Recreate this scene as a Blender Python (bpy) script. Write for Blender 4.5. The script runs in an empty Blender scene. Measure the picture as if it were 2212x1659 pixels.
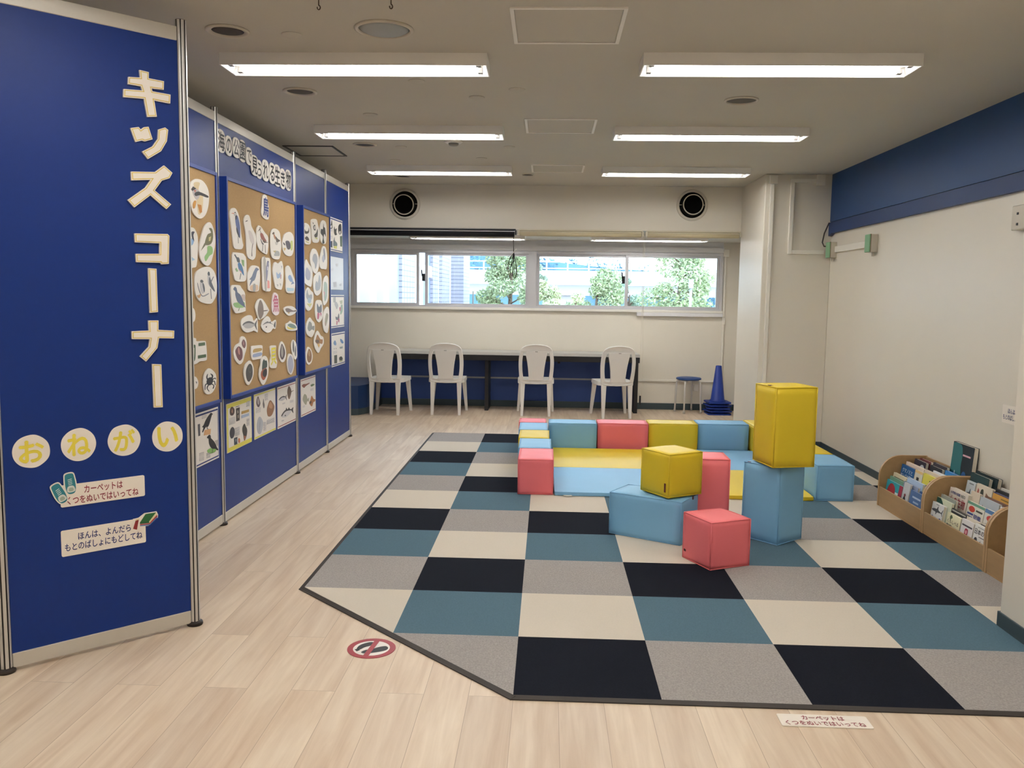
import bpy, bmesh, math, random
from mathutils import Vector, Matrix, noise

SC = bpy.context.scene
COL = SC.collection
random.seed(7)

# ------------------------------------------------------------------ camera, sky, exposure
cam = bpy.data.cameras.new('camera')
cam.sensor_width = 36.0
cam.lens = 36.0 * 1841.37 / 2212.0
cam.clip_start = 0.05
cam.clip_end = 400
cam_ob = bpy.data.objects.new('camera', cam)
COL.objects.link(cam_ob)
YAW, PITCH, ROLL = 0.0405798, -0.1019313, -0.0142730
Rc = (Matrix.Rotation(YAW, 3, 'Z') @ Matrix.Rotation(PITCH, 3, 'X') @ Matrix.Rotation(ROLL, 3, 'Y'))
ax, ay, az = Rc.col[0], Rc.col[1], Rc.col[2]
M = Matrix.Identity(4)
for i in range(3):
    M[i][0], M[i][1], M[i][2] = ax[i], az[i], -ay[i]
M.translation = Vector((0.0931, -2.7613, 1.3485))
cam_ob.matrix_world = M
SC.camera = cam_ob

SC.view_settings.view_transform = 'Standard'
SC.view_settings.look = 'None'
SC.view_settings.gamma = 1.0
SC.view_settings.use_curve_mapping = False
SC.view_settings.exposure = 0.32

SKY_STRENGTH = 7.5
TUBE_STRENGTH = 25.0
world = bpy.data.worlds.new('sky')
SC.world = world
world.use_nodes = True
nt = world.node_tree
bg = nt.nodes['Background']
tc = nt.nodes.new('ShaderNodeTexCoord')
sep = nt.nodes.new('ShaderNodeSeparateXYZ')
rmp = nt.nodes.new('ShaderNodeValToRGB')
rmp.color_ramp.elements[0].position = 0.0
rmp.color_ramp.elements[0].color = (0.84, 0.93, 1.0, 1)
rmp.color_ramp.elements[1].position = 0.7
rmp.color_ramp.elements[1].color = (0.50, 0.72, 1.0, 1)
nt.links.new(tc.outputs['Generated'], sep.inputs[0])
nt.links.new(sep.outputs['Z'], rmp.inputs[0])
nt.links.new(rmp.outputs[0], bg.inputs['Color'])
bg.inputs['Strength'].default_value = SKY_STRENGTH

# ------------------------------------------------------------------ materials
def lin(h):
    h = h.lstrip('#')
    out = []
    for k in (0, 2, 4):
        c = int(h[k:k+2], 16) / 255.0
        out.append(c / 12.92 if c <= 0.04045 else ((c + 0.055) / 1.055) ** 2.4)
    return (*out, 1.0)

_mats = {}
def mat(h, rough=0.6, spec=0.4, metal=0.0, var=0.06, scale=14.0, bump=0.0, bscale=120.0, stretch=None):
    key = (h, rough, spec, metal, var, scale, bump, bscale, stretch)
    if key in _mats:
        return _mats[key]
    m = bpy.data.materials.new('mat_' + h)
    m.use_nodes = True
    t = m.node_tree
    b = t.nodes['Principled BSDF']
    b.inputs['Roughness'].default_value = rough
    b.inputs['Specular IOR Level'].default_value = spec
    b.inputs['Metallic'].default_value = metal
    c = lin(h)
    co = t.nodes.new('ShaderNodeTexCoord')
    mp = t.nodes.new('ShaderNodeMapping')
    if stretch:
        mp.inputs['Scale'].default_value = stretch
    t.links.new(co.outputs['Object'], mp.inputs[0])
    nz = t.nodes.new('ShaderNodeTexNoise')
    nz.inputs['Scale'].default_value = scale
    nz.inputs['Detail'].default_value = 4
    t.links.new(mp.outputs[0], nz.inputs['Vector'])
    mx = t.nodes.new('ShaderNodeMix')
    mx.data_type = 'RGBA'
    mx.inputs[6].default_value = (*[x * (1 - var) for x in c[:3]], 1)
    mx.inputs[7].default_value = (*[min(1, x * (1 + var)) for x in c[:3]], 1)
    t.links.new(nz.outputs['Fac'], mx.inputs[0])
    t.links.new(mx.outputs[2], b.inputs['Base Color'])
    if bump > 0:
        n2 = t.nodes.new('ShaderNodeTexNoise')
        n2.inputs['Scale'].default_value = bscale
        n2.inputs['Detail'].default_value = 3
        t.links.new(mp.outputs[0], n2.inputs['Vector'])
        bp = t.nodes.new('ShaderNodeBump')
        bp.inputs['Strength'].default_value = bump
        bp.inputs['Distance'].default_value = 0.004
        t.links.new(n2.outputs['Fac'], bp.inputs['Height'])
        t.links.new(bp.outputs[0], b.inputs['Normal'])
    _mats[key] = m
    return m

def ink(h):
    return mat(h, 0.55, 0.3, 0.0, 0.05, 30.0)

def emit(h, s):
    m = bpy.data.materials.new('mat_tube')
    m.use_nodes = True
    t = m.node_tree
    b = t.nodes['Principled BSDF']
    b.inputs['Base Color'].default_value = (0.9, 0.9, 0.9, 1)
    b.inputs['Emission Color'].default_value = lin(h)
    b.inputs['Emission Strength'].default_value = s
    return m

def glass_mat(tint=(0.96, 0.99, 1.0, 1), refl=1.45):
    m = bpy.data.materials.new('mat_glass')
    m.use_nodes = True
    t = m.node_tree
    for n in list(t.nodes):
        t.nodes.remove(n)
    o = t.nodes.new('ShaderNodeOutputMaterial')
    tr = t.nodes.new('ShaderNodeBsdfTransparent')
    tr.inputs[0].default_value = tint
    gl = t.nodes.new('ShaderNodeBsdfGlossy')
    gl.inputs['Roughness'].default_value = 0.02
    fr = t.nodes.new('ShaderNodeFresnel')
    fr.inputs['IOR'].default_value = refl
    mx = t.nodes.new('ShaderNodeMixShader')
    t.links.new(fr.outputs[0], mx.inputs[0])
    t.links.new(tr.outputs[0], mx.inputs[1])
    t.links.new(gl.outputs[0], mx.inputs[2])
    t.links.new(mx.outputs[0], o.inputs[0])
    return m

def floor_mat():
    m = bpy.data.materials.new('mat_floor_planks')
    m.use_nodes = True
    t = m.node_tree
    b = t.nodes['Principled BSDF']
    b.inputs['Roughness'].default_value = 0.42
    b.inputs['Specular IOR Level'].default_value = 0.35
    co = t.nodes.new('ShaderNodeTexCoord')
    mp = t.nodes.new('ShaderNodeMapping')
    mp.inputs['Rotation'].default_value = (0, 0, math.radians(90))
    t.links.new(co.outputs['Object'], mp.inputs[0])
    br = t.nodes.new('ShaderNodeTexBrick')
    br.offset = 0.37
    br.inputs['Scale'].default_value = 1.0
    br.inputs['Brick Width'].default_value = 1.22
    br.inputs['Row Height'].default_value = 0.152
    br.inputs['Mortar Size'].default_value = 0.001
    br.inputs['Mortar Smooth'].default_value = 0.3
    br.inputs['Color1'].default_value = (0.0, 0.0, 0.0, 1)
    br.inputs['Color2'].default_value = (1.0, 1.0, 1.0, 1)
    br.inputs['Mortar'].default_value = (0.5, 0.5, 0.5, 1)
    t.links.new(mp.outputs[0], br.inputs['Vector'])
    # grain, stretched along the plank, shifted per plank
    gm = t.nodes.new('ShaderNodeMapping')
    gm.inputs['Scale'].default_value = (26.0, 1.5, 1.0)
    t.links.new(co.outputs['Object'], gm.inputs[0])
    addv = t.nodes.new('ShaderNodeVectorMath')
    addv.operation = 'MULTIPLY_ADD'
    addv.inputs[1].default_value = (7.0, 5.0, 3.0)
    t.links.new(br.outputs['Color'], addv.inputs[0])
    t.links.new(gm.outputs[0], addv.inputs[2])
    n1 = t.nodes.new('ShaderNodeTexNoise')
    n1.inputs['Scale'].default_value = 1.0
    n1.inputs['Detail'].default_value = 6
    n1.inputs['Roughness'].default_value = 0.6
    n1.inputs['Distortion'].default_value = 0.6
    t.links.new(addv.outputs[0], n1.inputs['Vector'])
    g2 = t.nodes.new('ShaderNodeMapping')
    g2.inputs['Scale'].default_value = (7.0, 0.9, 1.0)
    t.links.new(co.outputs['Object'], g2.inputs[0])
    a2 = t.nodes.new('ShaderNodeVectorMath')
    a2.operation = 'MULTIPLY_ADD'
    a2.inputs[1].default_value = (11.0, 3.0, 1.0)
    t.links.new(br.outputs['Color'], a2.inputs[0])
    t.links.new(g2.outputs[0], a2.inputs[2])
    n2 = t.nodes.new('ShaderNodeTexNoise')
    n2.inputs['Scale'].default_value = 1.0
    n2.inputs['Detail'].default_value = 2
    n2.inputs['Distortion'].default_value = 1.5
    t.links.new(a2.outputs[0], n2.inputs['Vector'])
    r = t.nodes.new('ShaderNodeValToRGB')
    r.color_ramp.elements[0].position = 0.30
    r.color_ramp.elements[0].color = lin('bfa58b')
    r.color_ramp.elements[1].position = 0.68
    r.color_ramp.elements[1].color = lin('e6d5bf')
    t.links.new(n1.outputs['Fac'], r.inputs[0])
    r2 = t.nodes.new('ShaderNodeValToRGB')
    r2.color_ramp.elements[0].position = 0.3
    r2.color_ramp.elements[0].color = lin('ccb49c')
    r2.color_ramp.elements[1].position = 0.7
    r2.color_ramp.elements[1].color = lin('e8d8c2')
    t.links.new(n2.outputs['Fac'], r2.inputs[0])
    m1 = t.nodes.new('ShaderNodeMix')
    m1.data_type = 'RGBA'
    m1.inputs[0].default_value = 0.5
    t.links.new(r.outputs[0], m1.inputs[6])
    t.links.new(r2.outputs[0], m1.inputs[7])
    # plank to plank tone
    tone = t.nodes.new('ShaderNodeMix')
    tone.data_type = 'RGBA'
    tone.blend_type = 'MULTIPLY'
    tone.inputs[0].default_value = 1.0
    pr = t.nodes.new('ShaderNodeValToRGB')
    pr.color_ramp.elements[0].color = (0.88, 0.87, 0.88, 1)
    pr.color_ramp.elements[1].color = (1.0, 1.0, 1.0, 1)
    t.links.new(br.outputs['Color'], pr.inputs[0])
    t.links.new(m1.outputs[2], tone.inputs[6])
    t.links.new(pr.outputs[0], tone.inputs[7])
    jt = t.nodes.new('ShaderNodeMix')
    jt.data_type = 'RGBA'
    jt.inputs[7].default_value = lin('a8937f')
    t.links.new(br.outputs['Fac'], jt.inputs[0])
    t.links.new(tone.outputs[2], jt.inputs[6])
    t.links.new(jt.outputs[2], b.inputs['Base Color'])
    bp = t.nodes.new('ShaderNodeBump')
    bp.inputs['Strength'].default_value = 0.08
    bp.inputs['Distance'].default_value = 0.002
    t.links.new(n1.outputs['Fac'], bp.inputs['Height'])
    t.links.new(bp.outputs[0], b.inputs['Normal'])
    return m

def wood_mat():
    return mat('a5865e', 0.45, 0.4, 0.0, 0.14, 5.0, 0.05, 60.0, (8.0, 1.2, 8.0))

# ------------------------------------------------------------------ mesh helpers
class MB:
    """collects shapes into one mesh, each face with a material"""
    def __init__(self):
        self.bm = bmesh.new()
        self.mats = []
    def mi(self, m):
        if m not in self.mats:
            self.mats.append(m)
        return self.mats.index(m)
    def face(self, pts, m, flip=False):
        vs = [self.bm.verts.new(p) for p in pts]
        if flip:
            vs.reverse()
        try:
            f = self.bm.faces.new(vs)
        except ValueError:
            return None
        f.material_index = self.mi(m)
        return f
    def hexa(self, b, t, m):
        """b, t: four points each (counter clockwise seen from above)"""
        v = [self.bm.verts.new(p) for p in list(b) + list(t)]
        k = self.mi(m)
        for q in ((3, 2, 1, 0), (4, 5, 6, 7), (0, 1, 5, 4), (1, 2, 6, 5), (2, 3, 7, 6), (3, 0, 4, 7)):
            f = self.bm.faces.new([v[i] for i in q])
            f.material_index = k
        return v
    def box(self, x0, x1, y0, y1, z0, z1, m, bevel=0.0, seg=2):
        v = self.hexa([(x0, y0, z0), (x1, y0, z0), (x1, y1, z0), (x0, y1, z0)],
                      [(x0, y0, z1), (x1, y0, z1), (x1, y1, z1), (x0, y1, z1)], m)
        if bevel > 0:
            es = {e for w in v for e in w.link_edges}
            bmesh.ops.bevel(self.bm, geom=list(es), offset=bevel, segments=seg, affect='EDGES', profile=0.5)
        return self
    def prism(self, poly, w0, w1, m, axis='z', side=None):
        """polygon in the two other axes, extruded along axis from w0 to w1"""
        def P(a, b, w):
            return {'z': (a, b, w), 'x': (w, a, b), 'y': (a, w, b)}[axis]
        ar = sum(poly[i][0] * poly[(i+1) % len(poly)][1] - poly[(i+1) % len(poly)][0] * poly[i][1] for i in range(len(poly)))
        if ar < 0:
            poly = list(reversed(poly))
        lo = [self.bm.verts.new(P(a, b, w0)) for a, b in poly]
        hi = [self.bm.verts.new(P(a, b, w1)) for a, b in poly]
        k = self.mi(m)
        ks = self.mi(side) if side else k
        n = len(poly)
        fl = self.bm.faces.new(list(reversed(lo))); fl.material_index = k
        fh = self.bm.faces.new(hi); fh.material_index = k
        for i in range(n):
            f = self.bm.faces.new((lo[i], lo[(i+1) % n], hi[(i+1) % n], hi[i]))
            f.material_index = ks
        return self
    def ring(self, po, pi, w0, w1, m):
        """outline po with hole pi (same count), extruded in z"""
        n = len(po)
        k = self.mi(m)
        V = [[self.bm.verts.new((a, b, w)) for a, b in pp] for w in (w0, w1) for pp in (po, pi)]
        for i in range(n):
            j = (i+1) % n
            for q in ((V[2][i], V[2][j], V[3][j], V[3][i]), (V[0][j], V[0][i], V[1][i], V[1][j]),
                      (V[0][i], V[0][j], V[2][j], V[2][i]), (V[1][j], V[1][i], V[3][i], V[3][j])):
                f = self.bm.faces.new(q); f.material_index = k
        return self
    def lathe(self, prof, m, c=(0, 0, 0), n=32, axis='z', close=False):
        k = self.mi(m)
        rings = []
        for r, h in prof:
            ring = []
            for i in range(n):
                a = 2 * math.pi * i / n
                p = {'z': (r*math.cos(a), r*math.sin(a), h), 'y': (r*math.cos(a), h, r*math.sin(a)), 'x': (h, r*math.cos(a), r*math.sin(a))}[axis]
                ring.append(self.bm.verts.new((p[0]+c[0], p[1]+c[1], p[2]+c[2])))
            rings.append(ring)
        pairs = list(zip(rings[:-1], rings[1:]))
        if close:
            pairs.append((rings[-1], rings[0]))
        for A, B in pairs:
            for i in range(n):
                j = (i+1) % n
                f = self.bm.faces.new((A[i], A[j], B[j], B[i])); f.material_index = k; f.smooth = True
        if not close:
            for ring, rr in ((rings[0], True), (rings[-1], False)):
                f = self.bm.faces.new(list(reversed(ring)) if rr else ring); f.material_index = k
        return self
    def tube(self, pts, r, m, n=8, rs=None, flat=1.0):
        """round tube along points; rs optional radii"""
        k = self.mi(m)
        P = [Vector(p) for p in pts]
        rings = []
        up = None
        for i, p in enumerate(P):
            d = (P[min(i+1, len(P)-1)] - P[max(i-1, 0)])
            if d.length < 1e-9:
                d = Vector((0, 0, 1))
            d.normalize()
            if up is None:
                up = Vector((0, 0, 1)) if abs(d.z) < 0.9 else Vector((1, 0, 0))
            s = d.cross(up)
            if s.length < 1e-6:
                s = d.cross(Vector((0, 1, 0)))
            s.normalize()
            up = s.cross(d).normalized()
            rr = rs[i] if rs else r
            rings.append([self.bm.verts.new(p + s*rr*math.cos(2*math.pi*j/n) + up*rr*flat*math.sin(2*math.pi*j/n)) for j in range(n)])
        for A, B in zip(rings[:-1], rings[1:]):
            for i in range(n):
                j = (i+1) % n
                f = self.bm.faces.new((A[i], A[j], B[j], B[i])); f.material_index = k; f.smooth = True
        for ring, rev in ((rings[0], True), (rings[-1], False)):
            f = self.bm.faces.new(list(reversed(ring)) if rev else ring); f.material_index = k
        return self
    def add_mesh(self, me, mtx, m):
        k = self.mi(m)
        vs = [self.bm.verts.new(mtx @ v.co) for v in me.vertices]
        for p in me.polygons:
            try:
                f = self.bm.faces.new([vs[i] for i in p.vertices]); f.material_index = k
            except ValueError:
                pass
        return self
    def build(self, name, parent=None, smooth=False):
        bmesh.ops.recalc_face_normals(self.bm, faces=[f for f in self.bm.faces]) if smooth == 'recalc' else None
        me = bpy.data.meshes.new(name)
        self.bm.to_mesh(me)
        self.bm.free()
        for m in self.mats:
            me.materials.append(m)
        o = bpy.data.objects.new(name, me)
        COL.objects.link(o)
        if parent is not None:
            o.parent = parent
        if smooth is True:
            for p in me.polygons:
                p.use_smooth = True
        return o

def tag(o, label, cat, group=None, kind=None):
    o['label'] = label
    o['category'] = cat
    if group:
        o['group'] = group
    if kind:
        o['kind'] = kind
    return o

def frame(origin, right, up):
    r = Vector(right).normalized(); u = Vector(up).normalized(); n = r.cross(u)
    m = Matrix.Identity(4)
    for i in range(3):
        m[i][0], m[i][1], m[i][2] = r[i], u[i], n[i]
    m.translation = Vector(origin)
    return m

def thing(name, label, cat, loc=(0, 0, 0), rz=0.0, group=None, mtx=None):
    o = bpy.data.objects.new(name, None)
    o.empty_display_size = 0.05
    COL.objects.link(o)
    if mtx is not None:
        o.matrix_world = mtx
    else:
        o.location = loc
        o.rotation_euler = (0, 0, rz)
    return tag(o, label, cat, group)

def solo(mb, name, label, cat, loc=(0, 0, 0), rz=0.0, group=None, mtx=None, kind=None, smooth=False):
    o = mb.build(name, None, smooth)
    if mtx is not None:
        o.matrix_world = mtx
    else:
        o.location = loc
        o.rotation_euler = (0, 0, rz)
    return tag(o, label, cat, group, kind)

def struct(mb, name, smooth=False):
    o = mb.build(name, None, smooth)
    o['kind'] = 'structure'
    return o

def copy_tree(o, label=None, group=None):
    c = o.copy(); COL.objects.link(c)
    if label:
        c['label'] = label
    if group:
        c['group'] = group
    for ch in list(o.children):
        d = ch.copy(); COL.objects.link(d); d.parent = c
        for g in list(ch.children):
            e = g.copy(); COL.objects.link(e); e.parent = d
    return c

def smoothpoly(P, k=4):
    n = len(P)
    out = []
    for i in range(n):
        p0, p1, p2, p3 = P[i-1], P[i], P[(i+1) % n], P[(i+2) % n]
        for j in range(k):
            t = j / k
            out.append(tuple(0.5 * ((2*p1[a]) + (-p0[a]+p2[a])*t + (2*p0[a]-5*p1[a]+4*p2[a]-p3[a])*t*t + (-p0[a]+3*p1[a]-3*p2[a]+p3[a])*t**3) for a in (0, 1)))
    return out

def circ(r, n=32, cx=0, cy=0, ry=None):
    return [(cx + r*math.cos(2*math.pi*i/n), cy + (ry or r)*math.sin(2*math.pi*i/n)) for i in range(n)]

def rrect(x0, y0, x1, y1, r, n=5):
    out = []
    for cx, cy, a0 in ((x1-r, y1-r, 0), (x0+r, y1-r, 90), (x0+r, y0+r, 180), (x1-r, y0+r, 270)):
        for i in range(n+1):
            a = math.radians(a0 + 90*i/n)
            out.append((cx + r*math.cos(a), cy + r*math.sin(a)))
    return out

def inset(P, d):
    """polygon pulled inwards by d"""
    ar = sum(P[i][0]*P[(i+1) % len(P)][1] - P[(i+1) % len(P)][0]*P[i][1] for i in range(len(P)))
    if ar < 0:
        P = list(reversed(P))
    n = len(P)
    out = []
    for i in range(n):
        a, b, c = Vector(P[i-1]), Vector(P[i]), Vector(P[(i+1) % n])
        d1 = (b-a).normalized(); d2 = (c-b).normalized()
        n1 = Vector((-d1.y, d1.x)); n2 = Vector((-d2.y, d2.x))
        k = 1 + n1.dot(n2)
        q = b + (n1 + n2) * (d / max(k, 0.35))
        out.append((q.x, q.y))
    return out

def text_mesh(body, bold=0.0, align='CENTER', spacing=1.0, line=1.0):
    c = bpy.data.curves.new('lettering', 'FONT')
    c.body = body
    c.align_x = align
    c.offset = bold
    c.resolution_u = 3
    c.space_character = spacing
    c.space_line = line
    o = bpy.data.objects.new('lettering', c)
    me = bpy.data.meshes.new_from_object(o)
    bpy.data.objects.remove(o)
    bpy.data.curves.remove(c)
    return me

def text_into(mb, body, m, box, w, bold=0.0, spacing=1.0, line=1.0):
    """lettering stretched into box (u0, v0, u1, v1) at height w; bold thickens the strokes"""
    me = text_mesh(body, 0.0, 'CENTER', spacing, line)
    if not me.vertices:
        return
    xs = [v.co.x for v in me.vertices]; ys = [v.co.y for v in me.vertices]
    sx = (box[2]-box[0]) / max(1e-6, max(xs)-min(xs)); sy = (box[3]-box[1]) / max(1e-6, max(ys)-min(ys))
    for kk, (dx, dy) in enumerate(((0, 0), (1, 0), (-1, 0), (0, 1), (0, -1)) if bold > 0 else ((0, 0),)):
        t = Matrix.Translation((box[0] + dx*bold*sx, box[1] + dy*bold*sy, w + kk*.00005)) @ Matrix.Diagonal((sx, sy, 1, 1)) @ Matrix.Translation((-min(xs), -min(ys), 0))
        mb.add_mesh(me, t, m)
    bpy.data.meshes.remove(me)
# ------------------------------------------------------------------ materials of the place
WALL = mat('e2dccf', 0.38, 0.45, 0, 0.02, 3.0, 0.03, 220.0)
CEIL = mat('cbc7bc', 0.8, 0.2, 0, 0.02, 3.0, 0.04, 160.0)
WHITEP = mat('e9e6df', 0.4, 0.4, 0, 0.02, 8.0)
GREYFR = mat('e6e6ea', 0.4, 0.5, 0.2, 0.03, 12.0)
BASE = mat('3c4a50', 0.5, 0.4, 0, 0.06, 10.0)
BLUEP = mat('1c4478', 0.5, 0.4, 0, 0.05, 3.0)
BLUEP2 = mat('123468', 0.5, 0.4, 0, 0.05, 3.0)
PBLUE = mat('072d78', 0.46, 0.3, 0, 0.05, 60.0, 0.06, 700.0)
BOXBLUE = mat('17378a', 0.45, 0.45, 0, 0.05, 20.0)
ALU = mat('cfcecb', 0.36, 0.5, 0.6, 0.05, 4.0, 0.0, 10.0, (30.0, 30.0, 1.0))
ALUD = mat('4a4846', 0.5, 0.5, 0.6, 0.05, 10.0)
RAILG = mat('c9c4ba', 0.4, 0.5, 0.25, 0.04, 6.0)
BLACK = mat('17161a', 0.5, 0.4, 0, 0.08, 20.0)
CORK = mat('b0926a', 0.85, 0.15, 0, 0.16, 160.0, 0.15, 260.0)
PAPER = mat('ebe5de', 0.5, 0.35, 0, 0.02, 20.0)
WOOD = wood_mat()
WOODE = mat('b8946a', 0.45, 0.4, 0, 0.1, 8.0, 0.0, 10.0, (1.0, 8.0, 8.0))
PLASTIC = mat('eceae6', 0.35, 0.5, 0, 0.02, 8.0)

XW = 2.62          # right wall
YC = 5.08          # front of the column in the far right corner
YB = 6.0           # bulkhead face
YW = 7.68          # window wall
H = 2.47           # ceiling
HS = 2.03          # lower soffit by the window
XL = -3.3
XH = -7.0         # left end of the hall in front of the partition
YN = -5.2

# ------------------------------------------------------------------ room shell
b = MB(); b.box(XH-.1, XW+.5, YN-.1, YW+.05, -0.12, 0.0, floor_mat()); struct(b, 'floor')
b = MB(); b.box(XH-.1, XW+.5, YN-.1, YB+.02, H, H+.12, CEIL); struct(b, 'ceiling')
b = MB(); b.box(XL-.1, XW+.5, YB+.02, YW+.3, HS, HS+.12, CEIL); o = struct(b, 'trim_1')
o['label'] = 'lower white soffit above the window'
b = MB(); b.box(XL-.1, XW+.4, YB, YB+.02, HS, H+.12, WALL); o = struct(b, 'wall_bulkhead')
b = MB(); b.box(XL-.1, XL, 0.6, YW+.3, 0, H, WALL); struct(b, 'wall_left')
b = MB(); b.box(XH-.1, XH, YN, 0.6, 0, H, WALL); struct(b, 'wall_hall')
b = MB(); b.box(XH, XL, 0.6, 0.7, 0, H, WALL); struct(b, 'wall_hall_end')
b = MB(); b.box(XW, XW+.12, YN, YB, 0, H, WALL); struct(b, 'wall_right')
b = MB(); b.box(XH, XW+.5, YN-.1, YN, 0, H, WALL); struct(b, 'wall_near')
# window wall with its opening
WX0, WX1, WZ0, WZ1 = -2.33, 2.19, 1.215, 1.90
b = MB()
b.box(XL, WX0, YW, YW+.14, 0, HS, WALL)
b.box(WX1, XW+.4, YW, YW+.14, 0, HS, WALL)
b.box(WX0, WX1, YW, YW+.14, 0, WZ0, WALL)
b.box(WX0, WX1, YW, YW+.14, WZ1, HS, GREYFR)
struct(b, 'wall_far')
b = MB(); b.box(2.015, XW, YC, YB, 0, H, WALL, 0.006); struct(b, 'wall_column')
b = MB(); b.box(2.006, XW, -0.35, 0.772, 0, H, WALL, 0.004); struct(b, 'wall_pier')
b = MB(); b.box(2.45, XW+.1, YB, YW, 0, HS, WALL); struct(b, 'wall_recess')
# dark cove baseboards
def baseboard(n, x0, x1, y0, y1, h=0.066):
    b = MB(); b.box(x0, x1, y0, y1, 0, h, BASE, 0.003); struct(b, n)
baseboard('baseboard_right', XW-.008, XW, 0.772, YC)
baseboard('baseboard_column', 2.012, XW-.008, YC-.008, YC)
baseboard('baseboard_column_side', 2.007, 2.015, YC-.008, YB)
baseboard('baseboard_pier', 1.998, 2.006, -0.35, 0.78, .07)
baseboard('baseboard_pier_end', 2.006, XW-.008, 0.772, 0.78, .07)
baseboard('baseboard_far', -1.95, 2.45, YW-.008, YW, .078)
baseboard('baseboard_recess', 2.442, 2.45, YB, YW-.008, .078)
# blue band along the top of the right wall
b = MB(); b.box(XW-.02, XW, 0.772, YC, 2.054, H, BLUEP); o = struct(b, 'trim_2'); o['label'] = 'wide blue band along the top of the right wall'
b = MB(); b.box(XW-.012, XW, .78, YC-.001, 2.035, 2.06, BLACK); o = struct(b, 'trim_8'); o['label'] = 'dark joint between the blue band and its lower strip'
b = MB()
b.prism([(0.772, 1.95), (0.772, 2.047), (YC, 2.047), (YC, 1.93), (YC-.03, 1.93), (YC-.09, 1.95)], XW-.03, XW, BLUEP2, 'x')
o = struct(b, 'trim_3'); o['label'] = 'narrow darker blue strip under the blue band'
# blue paint on the wall behind the desk, blue low boxed-in corner at the left
b = MB(); b.box(-1.95, 1.165, YW-.006, YW, 0.078, 0.66, mat('2b4686', .5, .4, 0, .05, 3.0)); o = struct(b, 'trim_4'); o['label'] = 'blue wall panel behind the long desk'
b = MB()
b.prism([(-3.29, 6.6), (-2.2, 6.6), (-2.02, 6.68), (-1.95, 6.85), (-1.95, YW-.001), (-3.29, YW-.001)], 0.07, 0.33, BLUEP2)
b.prism([(-3.29, 6.59), (-2.2, 6.59), (-2.015, 6.67), (-1.94, 6.85), (-1.94, YW-.001), (-3.29, YW-.001)], 0.0, 0.07, BASE)
o = struct(b, 'trim_5'); o['label'] = 'low blue boxed corner under the window'
# dark track the cupboards of the bulkhead: thin shadow plate above the left duct
# ------------------------------------------------------------------ window
SASH = mat('cfcfd4', 0.35, 0.5, 0.4, 0.03, 10.0)
GL = glass_mat()
b = MB()
b.box(WX0-.02, WX1+.01, YW-.05, YW+.02, WZ0-.03, WZ0, WHITEP, .003)                # sill
o = struct(b, 'trim_6'); o['label'] = 'white window sill'
b = MB()
b.box(1.17, WX1+.01, YW-.055, YW-.002, WZ0-.075, WZ0-.032, GREYFR, .003)
o = struct(b, 'trim_7'); o['label'] = 'grey lower sill strip at the right half of the window'
b = MB()
y0, y1 = YW-.02, YW+.10
b.box(WX0, WX1, y0, y1, 1.868, WZ1, SASH); b.box(WX0, WX1, y0, y1, WZ0, WZ0+.02, SASH)
b.box(WX0, WX0+.04, y0, y1, WZ0+.02, 1.868, SASH); b.box(WX1-.035, WX1, y0, y1, WZ0+.02, 1.868, SASH)
b.box(-.148, -.052, y0, y1, WZ0+.02, 1.868, SASH)
b.box(WX0, -.148, y0-.012, y0, 1.905, 1.965, GREYFR); b.box(-.052, WX1, y0-.012, y0, 1.905, 1.965, GREYFR); b.box(-.148, -.052, y0-.016, y0, 1.90, 2.029, GREYFR)
fr = b.build('window_frame')
w1 = bpy.data.objects.new('window_1', None); COL.objects.link(w1); w1['kind'] = 'structure'
fr.parent = w1
def sash(x0, x1, y, par):
    b = MB(); z0, z1 = WZ0+.02, 1.868
    b.box(x0, x1, y-.015, y+.015, z0, z0+.022, SASH); b.box(x0, x1, y-.015, y+.015, z1-.028, z1, SASH)
    b.box(x0, x0+.036, y-.015, y+.015, z0+.022, z1-.028, SASH); b.box(x1-.036, x1, y-.015, y+.015, z0+.022, z1-.028, SASH)
    s = b.build('window_sash', par)
    g = MB(); g.box(x0+.03, x1-.03, y-.002, y+.002, z0+.018, z1-.024, GL); g.build('window_pane', s)
    return s
s1 = sash(-2.29, -1.485, YW+.02, w1)
s2 = sash(-1.42, -.148, YW+.06, w1)
s3 = sash(-.052, 1.06, YW+.06, w1)
s4 = sash(1.024, 2.155, YW+.02, w1)
def latch(x, z, par):
    b = MB()
    b.box(x-.018, x+.018, YW-.012, YW+.0, z-.045, z+.045, BLACK, .003)
    b.tube([(x, YW-.02, z), (x-.015, YW-.03, z+.02), (x-.022, YW-.03, z+.09)], .008, BLACK, 8)
    b.build('window_latch', par)
latch(-1.43, 1.57, s2); latch(1.0, 1.57, s3)

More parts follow.
